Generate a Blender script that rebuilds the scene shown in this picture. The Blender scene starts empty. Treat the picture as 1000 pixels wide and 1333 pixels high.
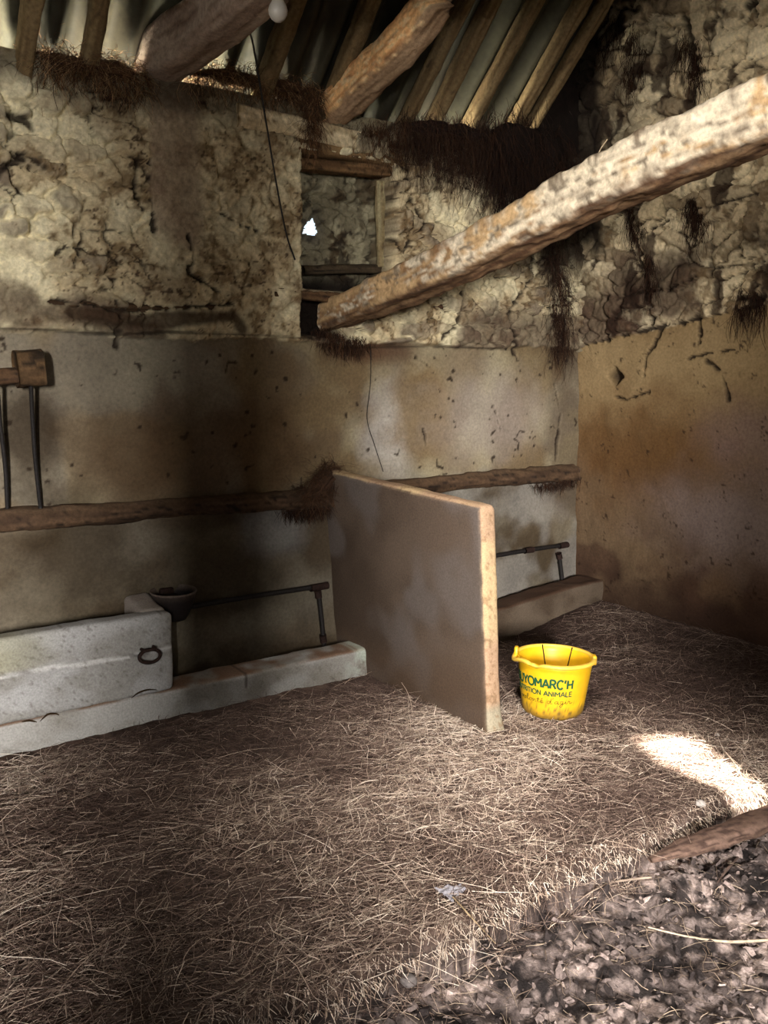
import bpy, bmesh, math, random
import numpy as np
from mathutils import Vector, Matrix

random.seed(7)
RNG = np.random.default_rng(11)
scene = bpy.context.scene
COL = scene.collection

# ------------------------------------------------------------------ camera
F = 1136.0
PITCH, ROLL, YAW = math.radians(10.2), math.radians(0.8), math.radians(37.0)
EYE = np.array([0.0, 0.0, 1.6])
cf = np.array([math.sin(YAW) * math.cos(PITCH), math.cos(YAW) * math.cos(PITCH), -math.sin(PITCH)])
cr = np.array([math.cos(YAW), -math.sin(YAW), 0.0])
cu = np.cross(cr, cf)
_c, _s = math.cos(ROLL), math.sin(ROLL)
cr, cu = cr * _c + cu * _s, cu * _c - cr * _s


def ray(px, py):
    return cf + cr * (px - 500.0) / F - cu * (py - 666.5) / F


def on_plane(px, py, n, d):
    n = np.array(n, float)
    k = ray(px, py)
    return EYE + k * ((d - EYE @ n) / (k @ n))


def at_depth(px, py, D):
    return EYE + ray(px, py) * D


BW_N, BW_D = (0.045, 1.0, 0.0), 3.80       # the back wall's inner face
RW_N, RW_D = (1.0, 0.0, 0.05), 4.28        # the gable wall's inner face, leaning a little


def yb(x):
    return BW_D - 0.045 * x


def bw(px, py, off=0.0):
    return on_plane(px, py, BW_N, BW_D - off)


def rw(px, py, off=0.0):
    return on_plane(px, py, RW_N, RW_D - off)


def fl(px, py, z=0.0):
    return on_plane(px, py, (0, 0, 1), z)


cam_d = bpy.data.cameras.new('camera')
cam = bpy.data.objects.new('camera', cam_d)
COL.objects.link(cam)
M = Matrix.Identity(4)
for i in range(3):
    M[i][0], M[i][1], M[i][2], M[i][3] = cr[i], cu[i], -cf[i], EYE[i]
cam.matrix_world = M
cam_d.sensor_fit = 'VERTICAL'
cam_d.sensor_height = 36.0
cam_d.lens = 36.0 * F / 1333.0
cam_d.clip_start = 0.02
scene.camera = cam

# ------------------------------------------------------------------ numbers


def lin(r, g, b):
    c = np.array([r, g, b], float) / 255.0
    return np.where(c <= 0.04045, c / 12.92, ((c + 0.055) / 1.055) ** 2.4)


def sstep(a, b, x):
    t = np.clip((x - a) / (b - a), 0, 1)
    return t * t * (3 - 2 * t)


def hsh(ix, iy, seed):
    n = (ix.astype(np.int64) * 374761393 + iy.astype(np.int64) * 668265263 + seed * 974126177) & 0xFFFFFFFF
    n = ((n ^ (n >> 13)) * 1274126177) & 0xFFFFFFFF
    n = ((n ^ (n >> 15)) * 2246822519) & 0xFFFFFFFF
    return ((n ^ (n >> 16)) & 0xFFFFF) / float(0xFFFFF)


def vn(x, y, seed=0):
    x = np.asarray(x, float); y = np.asarray(y, float)
    ix, iy = np.floor(x), np.floor(y)
    fx, fy = x - ix, y - iy
    fx = fx * fx * (3 - 2 * fx); fy = fy * fy * (3 - 2 * fy)
    a = hsh(ix, iy, seed); b = hsh(ix + 1, iy, seed)
    c = hsh(ix, iy + 1, seed); d = hsh(ix + 1, iy + 1, seed)
    return (a + (b - a) * fx) * (1 - fy) + (c + (d - c) * fx) * fy


def fbm(x, y, octv=4, seed=0, gain=0.5):
    s = 0.0; a = 1.0; t = 0.0
    for o in range(octv):
        s = s + a * vn(x * 2 ** o + 17.3 * o, y * 2 ** o - 9.1 * o, seed + o * 13)
        t += a; a *= gain
    return s / t


def voro(x, y, seed=0, jit=0.9):
    ix, iy = np.floor(x), np.floor(y)
    f1 = np.full(np.shape(x), 9.0); f2 = np.full(np.shape(x), 9.0); cid = np.zeros(np.shape(x)); cid2 = np.zeros(np.shape(x))
    for dx in (-1, 0, 1):
        for dy in (-1, 0, 1):
            cx, cy = ix + dx, iy + dy
            px = cx + 0.5 + (hsh(cx, cy, seed) - 0.5) * jit
            py = cy + 0.5 + (hsh(cx, cy, seed + 5) - 0.5) * jit
            d = np.hypot(px - x, py - y)
            near = d < f1
            f2 = np.where(near, f1, np.minimum(f2, d))
            cid = np.where(near, hsh(cx, cy, seed + 9), cid)
            cid2 = np.where(near, hsh(cx, cy, seed + 21), cid2)
            f1 = np.where(near, d, f1)
    return f1, f2 - f1, cid, cid2


def mix(a, b, m):
    m = np.asarray(m)[..., None]
    return a * (1 - m) + b * m


def seg_dist(s, t, pts):
    d = np.full(np.shape(s), 9.0)
    for (a, b), (c, e) in zip(pts[:-1], pts[1:]):
        vx, vy = c - a, e - b
        L = vx * vx + vy * vy + 1e-12
        u = np.clip(((s - a) * vx + (t - b) * vy) / L, 0, 1)
        d = np.minimum(d, np.hypot(s - a - u * vx, t - b - u * vy))
    return d


# ------------------------------------------------------------------ materials
MATS = {}


def surf(name, rough=0.9, bump=0.3, scale=90.0, vary=0.25, stretch=(1, 1, 1), base=None, metal=0.0, spec=0.2, dist=0.004):
    m = bpy.data.materials.new(name); m.use_nodes = True
    nt = m.node_tree; N = nt.nodes; L = nt.links
    b = N['Principled BSDF']
    b.inputs['Roughness'].default_value = rough
    b.inputs['Metallic'].default_value = metal
    b.inputs['Specular IOR Level'].default_value = spec
    tc = N.new('ShaderNodeTexCoord'); mp = N.new('ShaderNodeMapping')
    mp.inputs['Scale'].default_value = stretch
    L.new(tc.outputs['Object'], mp.inputs['Vector'])
    nz = N.new('ShaderNodeTexNoise'); nz.inputs['Scale'].default_value = scale; nz.inputs['Detail'].default_value = 5
    nz.inputs['Roughness'].default_value = 0.62
    L.new(mp.outputs['Vector'], nz.inputs['Vector'])
    mr = N.new('ShaderNodeMapRange')
    mr.inputs['From Min'].default_value = 0.3; mr.inputs['From Max'].default_value = 0.7
    mr.inputs['To Min'].default_value = 1 - vary; mr.inputs['To Max'].default_value = 1 + vary
    L.new(nz.outputs['Fac'], mr.inputs['Value'])
    mx = N.new('ShaderNodeMix'); mx.data_type = 'RGBA'; mx.blend_type = 'MULTIPLY'; mx.inputs['Factor'].default_value = 1.0
    if base is None:
        at = N.new('ShaderNodeAttribute'); at.attribute_name = 'Col'
        L.new(at.outputs['Color'], mx.inputs['A'])
    else:
        mx.inputs['A'].default_value = (*lin(*base), 1)
    L.new(mr.outputs['Result'], mx.inputs['B'])
    L.new(mx.outputs['Result'], b.inputs['Base Color'])
    if bump > 0:
        bp = N.new('ShaderNodeBump'); bp.inputs['Strength'].default_value = bump; bp.inputs['Distance'].default_value = dist
        L.new(nz.outputs['Fac'], bp.inputs['Height']); L.new(bp.outputs['Normal'], b.inputs['Normal'])
    MATS[name] = m
    return m


m_wall = surf('rubble_and_limewash', 0.95, 0.5, 70, 0.2, dist=0.006)
m_conc = surf('rough_concrete', 0.92, 0.5, 130, 0.22)
m_wood = surf('old_timber', 0.85, 0.6, 60, 0.3, dist=0.006)
m_soil = surf('trodden_dung', 0.95, 0.7, 120, 0.4, dist=0.008)
m_straw = surf('straw', 0.75, 0.0, 40, 0.15, spec=0.3)
m_roof = surf('fibre_cement_sheet', 0.7, 0.15, 25, 0.3, spec=0.25)
m_iron = surf('black_iron', 0.6, 0.5, 90, 0.5, base=(34, 30, 28), metal=0.3, spec=0.4)
m_rust = surf('rusty_cast_iron', 0.8, 0.6, 80, 0.5, base=(44, 30, 25), metal=0.2)
m_yel = surf('yellow_plastic', 0.42, 0.05, 30, 0.05, spec=0.45)
m_ink = surf('green_ink', 0.6, 0.0, 200, 0.25, base=(28, 78, 48))
m_ink2 = surf('dark_ink', 0.6, 0.0, 200, 0.2, base=(66, 62, 22))
m_dark = surf('dark_grime', 0.9, 0.0, 60, 0.3, base=(46, 32, 16))
m_web = surf('sooty_cobweb', 0.95, 0.0, 40, 0.4)
m_paper = surf('grey_paper', 0.9, 0.2, 60, 0.2, base=(146, 142, 146))
m_stone = surf('pale_stone', 0.9, 0.5, 60, 0.25, base=(176, 168, 160))
m_glass = surf('dusty_pearl_glass', 0.35, 0.1, 40, 0.08, base=(176, 170, 160), spec=0.5)
m_bake = surf('pale_bakelite', 0.5, 0.1, 50, 0.1, base=(150, 132, 112))
m_outer = surf('plain_limewash', 0.95, 0.4, 30, 0.2, base=(128, 116, 98))

# ------------------------------------------------------------------ object helpers


def mesh_np(name, verts, faces, mat, col=None, smooth=True, parent=None):
    verts = np.asarray(verts, np.float32); 
    me = bpy.data.meshes.new(name)
    fl_ = faces if isinstance(faces, np.ndarray) else None
    if fl_ is not None:
        nf, k = fl_.shape
        me.vertices.add(len(verts)); me.vertices.foreach_set('co', verts.ravel())
        me.loops.add(nf * k); me.loops.foreach_set('vertex_index', fl_.astype(np.int32).ravel())
        me.polygons.add(nf)
        me.polygons.foreach_set('loop_start', np.arange(0, nf * k, k, dtype=np.int32))
        me.polygons.foreach_set('loop_total', np.full(nf, k, np.int32))
        me.update(calc_edges=True); me.validate()
    else:
        me.from_pydata([tuple(map(float, v)) for v in verts], [], [list(map(int, f)) for f in faces]); me.update()
    me.polygons.foreach_set('use_smooth', np.full(len(me.polygons), smooth))
    if col is not None:
        a = me.color_attributes.new('Col', 'FLOAT_COLOR', 'POINT')
        c4 = np.ones((len(me.vertices), 4), np.float32)
        c4[:, :3] = np.clip(np.broadcast_to(col, (len(verts), 3))[:len(me.vertices)], 0.002, 0.95)
        a.data.foreach_set('color', c4.ravel())
    me.materials.append(mat)
    o = bpy.data.objects.new(name, me); COL.objects.link(o)
    if parent is not None:
        o.parent = parent
        o.matrix_parent_inverse = Matrix.Translation(-parent.location)
    return o


def tag(o, label=None, cat=None, group=None, kind=None):
    if label: o['label'] = label
    if cat: o['category'] = cat
    if group: o['group'] = group
    if kind: o['kind'] = kind
    return o


def empty(name, loc, label, cat, group=None):
    o = bpy.data.objects.new(name, None); COL.objects.link(o)
    o.location = [float(v) for v in loc]; o.empty_display_size = 0.1
    return tag(o, label, cat, group)


def grid_faces(nu, nv, keep=None, flip=False):
    i, j = np.meshgrid(np.arange(nu - 1), np.arange(nv - 1), indexing='ij')
    a = i * nv + j
    q = np.stack([a, a + nv, a + nv + 1, a + 1], -1)
    if flip: q = q[..., ::-1]
    q = q.reshape(-1, 4)
    return q if keep is None else q[keep.reshape(-1)]


def roundbox(lo, hi, res, r, disp=0.0, dscale=8.0, seed=0, colfn=None):
    """a finely divided block with rounded edges and a worn surface: verts, faces, normals"""
    lo = np.array(lo, float); hi = np.array(hi, float)
    n = np.maximum(2, np.ceil((hi - lo) / res).astype(int) + 1)
    V = []; Q = []; base = 0
    for ax in range(3):
        u, v = (ax + 1) % 3, (ax + 2) % 3
        for side in (0, 1):
            U, W = np.meshgrid(np.linspace(lo[u], hi[u], n[u]), np.linspace(lo[v], hi[v], n[v]), indexing='ij')
            P = np.zeros((n[u], n[v], 3)); P[..., u] = U; P[..., v] = W; P[..., ax] = hi[ax] if side else lo[ax]
            V.append(P.reshape(-1, 3)); Q.append(grid_faces(n[u], n[v], flip=not side) + base); base += n[u] * n[v]
    V = np.concatenate(V); Q = np.concatenate(Q)
    key = np.round(V * 1e5).astype(np.int64)
    _, idx, inv = np.unique(key, axis=0, return_index=True, return_inverse=True)
    V = V[idx]; Q = inv.reshape(-1)[Q]
    inner = np.clip(V, lo + r, hi - r)
    d = V - inner; L = np.linalg.norm(d, axis=1, keepdims=True); nrm = d / np.maximum(L, 1e-9)
    rim = L[:, 0] > r * 1.001
    V = inner + nrm * np.minimum(L, r)
    if disp:
        w = fbm(V[:, 0] * dscale + V[:, 2] * 3.1, V[:, 1] * dscale + V[:, 2] * dscale * 0.9, 4, seed) - 0.5
        V = V + nrm * (w * 2 * disp)[:, None]
    return V, Q, nrm


def resample(pts, step):
    P = np.array(pts, float)
    # Catmull-Rom through the points
    ext = np.vstack([2 * P[0] - P[1], P, 2 * P[-1] - P[-2]])
    out = []
    for i in range(len(P) - 1):
        a, b, c, d = ext[i:i + 4]
        k = max(2, int(np.linalg.norm(c - b) / step))
        for t in np.linspace(0, 1, k, endpoint=False):
            out.append(0.5 * ((2 * b) + (c - a) * t + (2 * a - 5 * b + 4 * c - d) * t * t + (3 * b - a - 3 * c + d) * t ** 3))
    out.append(P[-1])
    return np.array(out)


def frames(P, up=(0, 0, 1)):
    T = np.gradient(P, axis=0); T /= np.linalg.norm(T, axis=1, keepdims=True)
    up = np.array(up, float)
    S = np.cross(T, up); S /= np.maximum(np.linalg.norm(S, axis=1, keepdims=True), 1e-6)
    U = np.cross(S, T)
    return T, S, U


def sweep(pts, hw, hh, step=0.015, nr=28, power=5.0, disp=0.01, seed=0, twist=0.0, up=(0, 0, 1), taper=None, grain=3.0, rough=14.0):
    """a timber swept along a path; power 2 = round, large = squared. verts, faces, (along, around, nU) per vertex"""
    P = resample(pts, step); T, S, U = frames(P, up)
    m = len(P)
    th = np.linspace(0, 2 * np.pi, nr, endpoint=False)
    c, s = np.cos(th), np.sin(th)
    rr = (np.abs(c) ** power + np.abs(s) ** power) ** (-1 / power)
    al = np.concatenate([[0], np.cumsum(np.linalg.norm(np.diff(P, axis=0), axis=1))])
    tw = twist * al / al[-1] if np.isscalar(twist) else np.interp(al / al[-1], np.linspace(0, 1, len(twist)), twist)
    tp = np.ones(m) if taper is None else np.interp(al / al[-1], np.linspace(0, 1, len(taper)), taper)
    A, TH = np.meshgrid(al, th, indexing='ij')
    cc = np.cos(TH + 0) * rr[None]; ss = np.sin(TH) * rr[None]
    n1 = fbm(A * grain, np.cos(TH) * 2.2 + np.sin(TH) * 1.3 + 5, 3, seed) - 0.5
    n2 = fbm(A * rough, np.cos(TH) * 4 + 9, 3, seed + 3) - 0.5
    n3 = fbm(A * rough, np.sin(TH) * 4 + 3, 3, seed + 7) - 0.5
    k = 1 + (n1 * 1.2 + n2 * 0.7 + n3 * 0.7) * disp / max(hw, hh) * 2
    x = cc * hw * k * tp[:, None]; y = ss * hh * k * tp[:, None]
    ct, st = np.cos(tw)[:, None], np.sin(tw)[:, None]
    X, Y = x * ct - y * st, x * st + y * ct
    V = P[:, None] + S[:, None] * X[..., None] + U[:, None] * Y[..., None]
    nz = (np.sin(TH) * ct + np.cos(TH) * st)
    i, j = np.meshgrid(np.arange(m - 1), np.arange(nr), indexing='ij')
    jn = (j + 1) % nr
    Q = np.stack([i * nr + j, (i + 1) * nr + j, (i + 1) * nr + jn, i * nr + jn], -1)[..., ::-1].reshape(-1, 4)
    V = V.reshape(-1, 3)
    V = np.vstack([V, P[0], P[-1]])
    c0, c1 = len(V) - 2, len(V) - 1
    jj = np.arange(nr); jn = (jj + 1) % nr
    caps = np.concatenate([np.stack([np.full(nr, c0), jj, jn, jn], -1), np.stack([np.full(nr, c1), (m - 1) * nr + jn, (m - 1) * nr + jj, (m - 1) * nr + jj], -1)])
    faces = [tuple(q) for q in Q] + [tuple(q[:3]) for q in caps]
    info = (np.append(A.ravel(), [0, al[-1]]), np.append(TH.ravel(), [0, 0]), np.append(nz.ravel(), [0, 0]))
    return V, faces, info


def wood_col(info, c1, c2, dark, seed=0, lime=None, limeamt=0.5, darkamt=0.45):
    A, TH, nz = info
    g = fbm(A * 6, np.cos(TH) * 9 + np.sin(TH) * 7, 4, seed)
    g2 = fbm(A * 25, np.cos(TH) * 14 + np.sin(TH) * 11, 3, seed + 4)
    C = mix(lin(*c1)[None] * np.ones((len(A), 1)), lin(*c2)[None], sstep(0.35, 0.65, g))
    C = mix(C, lin(*dark)[None], sstep(1 - darkamt, 1 - darkamt + 0.12, g2))
    if lime is not None:
        l = fbm(A * 5 + 3, np.cos(TH) * 3 + np.sin(TH) * 2, 4, seed + 9) * 0.6 + fbm(A * 30, TH * 6, 3, seed + 11) * 0.4
        C = mix(C, lin(*lime)[None], sstep(1 - limeamt, 1 - limeamt + 0.1, l))
    return C


def tube(name, pts, r, mat, parent=None, nr=8, step=0.02, taper=None, col=None, smooth=True):
    V, Fc, info = sweep(pts, r, r, step, nr, 2.0, 0.0, 0, taper=taper, up=(0.13, 0.21, 0.97))
    return mesh_np(name, V, Fc, mat, None if col is None else lin(*col)[None] * np.ones((len(V), 1)), smooth, parent)


def lathe(profile, n=64, a0=0.0):
    pr = np.array(profile, float); th = np.linspace(0, 2 * np.pi, n, endpoint=False) + a0
    V = np.stack([np.outer(pr[:, 0], np.cos(th)), np.outer(pr[:, 0], np.sin(th)), np.repeat(pr[:, 1:2], n, 1)], -1)
    i, j = np.meshgrid(np.arange(len(pr) - 1), np.arange(n), indexing='ij'); jn = (j + 1) % n
    Q = np.stack([i * n + j, i * n + jn, (i + 1) * n + jn, (i + 1) * n + j], -1).reshape(-1, 4)
    return V, Q, th


def strands(starts, dirs, lens, widths, cols, nseg=4, droop=0.0, wob=0.25, floor_fn=None, rng=RNG):
    """many thin three-sided stalks in one array: verts, faces, colours"""
    n = len(starts); t = np.linspace(0, 1, nseg + 1)
    d = dirs / np.maximum(np.linalg.norm(dirs, axis=1, keepdims=True), 1e-9)
    side = np.cross(d, np.array([0.1, 0.2, 1.0])); side /= np.maximum(np.linalg.norm(side, axis=1, keepdims=True), 1e-6)
    upv = np.cross(side, d)
    b1 = rng.normal(0, wob, n); b2 = rng.normal(0, wob * 0.5, n); k1 = rng.normal(0, wob * 0.5, n)
    P = starts[:, None] + d[:, None] * (lens[:, None] * t)[..., None]
    P = P + side[:, None] * (lens[:, None] * (b1[:, None] * t * (t - 1) + k1[:, None] * np.sin(t * 6.28) * 0.2))[..., None]
    P = P + upv[:, None] * (lens[:, None] * (b2[:, None] * t * (t - 1)))[..., None]
    P[..., 2] -= droop * lens[:, None] * t ** 2
    if floor_fn is not None:
        P = floor_fn(P)
    tp = (1 - 0.45 * t)[None, :]
    w = widths[:, None] * tp
    R = np.stack([P + side[:, None] * w[..., None], P + upv[:, None] * w[..., None] * 0.9, P - side[:, None] * w[..., None]], 2)
    V = R.reshape(-1, 3)
    per = (nseg + 1) * 3
    q = []
    for s in range(nseg):
        for a, b in ((0, 1), (1, 2), (2, 0)):
            q.append([s * 3 + a, s * 3 + b, (s + 1) * 3 + b, (s + 1) * 3 + a])
    q = np.array(q)
    Q = (q[None] + (np.arange(n) * per)[:, None, None]).reshape(-1, 4)
    C = np.repeat(cols, per, axis=0)
    return V, Q, C


def structure(o):
    o['kind'] = 'structure'; return o


# ------------------------------------------------------------------ the back wall
PLZ = lambda x: 1.665 - 0.006 * (x - 1) + 0.012 * np.sin(x * 7)   # where the smooth render stops
S2 = 0.0075
X0, X1, Z0, Z1 = -0.1, 4.36, -0.05, 2.72
xs = np.arange(X0, X1, S2); zs = np.arange(Z0, Z1 + S2, S2)
Xg, Zg = np.meshgrid(xs, zs, indexing='ij')


def bpix(px, py):
    p = bw(px, py); return (p[0], p[2])


def bline(*pp):
    return [bpix(*p) for p in pp]


wx = fbm(Xg * 7, Zg * 7, 4, 3) - 0.5; wz = fbm(Xg * 7, Zg * 7, 4, 8) - 0.5
f1, ed, cid, cid2 = voro((Xg + wx * 0.20) / 0.15, (Zg + wz * 0.15) / 0.088, 21)
f1b, edb, cidb, _ = voro((Xg + wx * 0.06) / 0.075, (Zg + wz * 0.06) / 0.055, 33)
upper = sstep(-0.006, 0.006, Zg - PLZ(Xg) - (fbm(Xg * 20, Zg * 20, 2, 4) - 0.5) * 0.03)
n_big = fbm(Xg * 1.6, Zg * 1.6, 4, 40)
n_mid = fbm(Xg * 7, Zg * 7, 4, 41)
n_fine = fbm(Xg * 34, Zg * 34, 3, 42)
n_fin2 = fbm(Xg * 75, Zg * 75, 2, 43)

pA = bpix(190, 200)[0]; pB = bpix(250, 200)[0]; pC = bpix(388, 250)[0]
# how thickly the lime render still lies over the stones
rend = np.where(Xg < pA, 0.45, np.where(Xg < pC, 0.85, 0.26))
rend = rend + (fbm(Xg * 3, Zg * 3, 3, 50) - 0.5) * 1.1
rend = rend + 0.5 * sstep(2.0, 1.75, Zg) * (Xg < pC) * 0
rendm = sstep(0.35, 0.65, rend)
stone_h = sstep(0.0, 0.22, ed) * 0.034 + (cid - 0.5) * 0.035 + sstep(0.0, 0.25, edb) * 0.008
rough_h = n_mid * 0.03 + n_fine * 0.018 + n_fin2 * .006
relief = (stone_h * (1 - 0.7 * rendm) + rough_h * (0.6 + 0.6 * rendm)) * upper
joint = (1 - sstep(0.01, 0.085, ed + (n_fine - .5) * .10)) * (1 - 0.8 * rendm) * sstep(0.42, 0.60, fbm(Xg * 6 + 9, Zg * 6, 3, 60) + .05 * (Xg > pC))
# plaster below: slightly proud
relief = relief + (1 - upper) * (0.020 + (n_mid - 0.5) * 0.012 + (n_big - 0.5) * 0.03)

ONE = np.ones(Xg.shape + (1,))
c_stone = mix(ONE * lin(136, 122, 98), lin(176, 160, 128), cid2)
c_stone = mix(c_stone, lin(112, 98, 82), sstep(0.62, 0.8, cid))
c_lime = mix(ONE * lin(214, 202, 166), lin(190, 172, 136), sstep(0.35, 0.65, n_mid))
limecov = sstep(0.42, 0.56, fbm(Xg * 9, Zg * 9, 4, 70) * 0.6 + fbm(Xg * 2.2, Zg * 2.2, 2, 71) * 0.4 + 0.02)
svis = sstep(.42, .62, cid + (fbm(Xg * 4, Zg * 4, 3, 64) - .5) * .9 + .08 * (Zg < 2.15)) * sstep(.03, .28, ed + (n_mid - .5) * .3)
c_up = mix(c_lime, c_stone, np.clip(svis * (1 - rendm * .75) * .9, 0, 1))
c_up = mix(c_up, c_lime, limecov * .35)
moss = sstep(0.55, 0.68, fbm(Xg * 26, Zg * 26, 5, 47, .62) * 0.6 + n_mid * 0.4 + 0.035 * (Xg > pB) * (Xg < pC))
c_up = mix(c_up, lin(108, 84, 52), moss * 0.75)
c_up = mix(c_up, lin(58, 42, 28), sstep(0.66, 0.74, n_fin2 * 0.6 + n_mid * 0.4) * 0.9)
c_up = mix(c_up, lin(34, 24, 16), joint)
# the smooth mauve-brown strip of render
strip = sstep(pA - 0.01, pA + 0.02, Xg + (n_mid - 0.5) * 0.03) * (1 - sstep(pB - 0.02, pB + 0.06, Xg + (n_mid - 0.5) * 0.08)) * sstep(2.0, 2.12, Zg + (n_mid - .5) * .2)
c_up = mix(c_up, lin(150, 130, 108), strip * 0.75)
relief = relief * (1 - strip * 0.6) + strip * 0.02
# brown damp smears in the rubble above the render
damp = sstep(0.5, 0.62, fbm(Xg * 2.6 + 4, Zg * 4, 4, 80) + .10 * (Xg > pC)) * sstep(2.05, 1.74, Zg + (n_mid - .5) * .2)
c_up = mix(c_up, lin(66, 46, 34), damp * 0.8)

c_lo = mix(ONE * lin(164, 152, 122), lin(132, 116, 92), sstep(0.35, 0.65, n_big))
c_lo = mix(c_lo, lin(138, 130, 114), sstep(0.5, 0.62, fbm(Xg * 2.2 + 7, Zg * 2.6, 3, 83)) * 0.7)
c_lo = mix(c_lo, lin(104, 80, 48), sstep(0.5, 0.68, fbm(Xg * 1.9 - 3, Zg * 1.7 + 5, 4, 87)) * 0.75)
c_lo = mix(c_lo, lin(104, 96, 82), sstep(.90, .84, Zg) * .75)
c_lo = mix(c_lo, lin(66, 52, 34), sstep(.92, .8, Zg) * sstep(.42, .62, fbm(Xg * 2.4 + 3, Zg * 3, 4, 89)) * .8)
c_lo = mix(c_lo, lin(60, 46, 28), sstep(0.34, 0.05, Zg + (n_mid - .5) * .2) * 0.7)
c_lo = mix(c_lo, lin(176, 172, 164), sstep(2.75, 2.95, Xg) * sstep(.90, .84, Zg) * sstep(.4, .6, fbm(Xg * 4, Zg * 4, 3, 91)) * .38)


def blob(px, py, rx, ry, soft=0.5):
    c = bpix(px, py); kx = abs(bpix(px + rx, py)[0] - c[0]); kz = abs(bpix(px, py + ry)[1] - c[1])
    d = np.hypot((Xg - c[0]) / kx, (Zg - c[1]) / kz) + (n_mid - 0.5) * 0.9
    return 1 - sstep(1 - soft, 1 + soft, d)


c_lo = mix(c_lo, lin(84, 60, 34), blob(250, 590, 120, 75, 0.6) * 0.75)  # brown stain with the dark shadow band worked into its colour
c_lo = mix(c_lo, lin(56, 44, 28), blob(105, 710, 70, 60, 0.6) * 0.75)  # dirt under the ledge, with its shade mixed into the tone
c_lo = mix(c_lo, lin(60, 46, 26), blob(280, 740, 90, 60, 0.6) * 0.7)
c_lo = mix(c_lo, lin(52, 38, 22), blob(35, 570, 50, 60, 0.5) * 0.8)
c_lo = mix(c_lo, lin(158, 156, 152), blob(355, 690, 40, 30, 0.6) * 0.5)
c_lo = mix(c_lo, lin(186, 178, 168), blob(505, 560, 34, 60, 0.5) * 0.8)
c_lo = mix(c_lo, lin(128, 104, 70), blob(550, 540, 45, 65, 0.3) * 0.8)
c_lo = mix(c_lo, lin(170, 158, 150), blob(640, 540, 70, 50, 0.6) * 0.5)
c_lo = mix(c_lo, lin(72, 50, 30), blob(735, 560, 25, 120, 0.6) * 0.6)
c_lo = mix(c_lo, lin(90, 62, 44), blob(480, 455, 55, 18, 0.6) * 0.8)
speck = np.zeros(Xg.shape)
rs = np.random.default_rng(5)
for k in range(150):
    a = rs.uniform(0.85, 4.2); b = rs.uniform(0.9, 1.64) ** 1.0
    if a > 2.4 and rs.random() < 0.35: a = rs.uniform(3.0, 4.2)
    ang = rs.uniform(0, 6.28); L = rs.choice([0.003, 0.008, 0.02, 0.04], p=[.5, .3, .13, .07])
    pts = [(a, b), (a + L * math.cos(ang), b + L * math.sin(ang)), (a + L * 1.7 * math.cos(ang + .7), b + L * 1.7 * math.sin(ang + .7))]
    i0, i1 = np.searchsorted(xs, [a - .12, a + .12]); j0, j1 = np.searchsorted(zs, [b - .12, b + .12])
    d = seg_dist(Xg[i0:i1, j0:j1], Zg[i0:i1, j0:j1], pts)
    speck[i0:i1, j0:j1] = np.maximum(speck[i0:i1, j0:j1], 1 - sstep(0.001, 0.0055 + rs.uniform(0, .003), d + (n_fine[i0:i1, j0:j1] - .5) * .022))
c_lo = mix(c_lo, lin(44, 32, 20), speck * 0.9)
c_up = c_up * (.72 + .56 * n_fin2)[..., None] * (.86 + .28 * n_fine)[..., None]
c_lo = c_lo * (.84 + .32 * n_mid)[..., None] * (.92 + .16 * n_fine)[..., None]
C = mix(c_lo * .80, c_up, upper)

# cracks, splits and rotted lines seen in the wall
crack = np.zeros(Xg.shape)
for wdt, pts in [
    (0.022, [(-10, 232), (8, 214), (30, 206), (52, 218)]), (0.016, [(8, 150), (30, 158), (40, 172)]), (0.014, [(175, 205), (170, 250), (182, 275)]),
    (0.012, [(105, 290), (100, 325), (88, 350)]), (0.008, [(0, 215), (15, 205), (40, 225)]),
    (0.010, [(240, 300), (248, 340), (240, 355), (280, 380)]), (0.012, [(62, 392), (110, 396), (150, 404), (200, 402), (305, 396)]),
    (0.014, [(150, 404), (150, 450)]), 
    (0.010, [(145, 385), (150, 405)]), (0.006, [(285, 280), (310, 295), (330, 300)]), (0.009, [(190, 205), (192, 260), (198, 300)]),
    (0.012, [(510, 240), (500, 300), (515, 330), (545, 290), (530, 260)]), 
    (0.012, [(447, 445), (448, 475)]), (0.02, [(680, 300), (686, 360), (655, 410), (668, 460)]), (0.014, [(596, 380), (590, 420), (570, 440)]),
    (0.012, [(700, 260), (715, 340), (735, 380), (727, 450)]), (0.010, [(540, 465), (560, 480)]), (0.006, [(640, 530), (650, 560)]),
    (0.006, [(550, 560), (553, 580)]), (0.010, [(720, 500), (728, 540), (722, 600)]),
]:
    d = seg_dist(Xg, Zg, bline(*pts)) + (n_fine - 0.5) * 0.03 + (n_mid - .5) * .014
    crack = np.maximum(crack, 1 - sstep(wdt * 0.3, wdt * .9, d))
for pts in ([(-40, 427), (0, 428), (60, 430), (150, 436), (210, 432), (330, 436), (415, 442)], [(455, 452), (560, 451), (672, 455), (745, 456)]):
    d = seg_dist(Xg, Zg, bline(*pts)) + (n_mid - .5) * .012
    crack = np.maximum(crack, (1 - sstep(.002, .008, d)) * sstep(.3, .5, n_big + .1) * .8)
C = mix(C, lin(36, 26, 18), crack * 0.92)
relief = relief - crack * 0.02
# rotted timber band in the left rubble
band = (1 - sstep(0.015, 0.045, seg_dist(Xg, Zg, bline((90, 408), (170, 418), (300, 412), (310, 428))) + (n_mid - .5) * .05)) * upper
C = mix(C, lin(62, 45, 30), band * 0.85)
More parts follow.
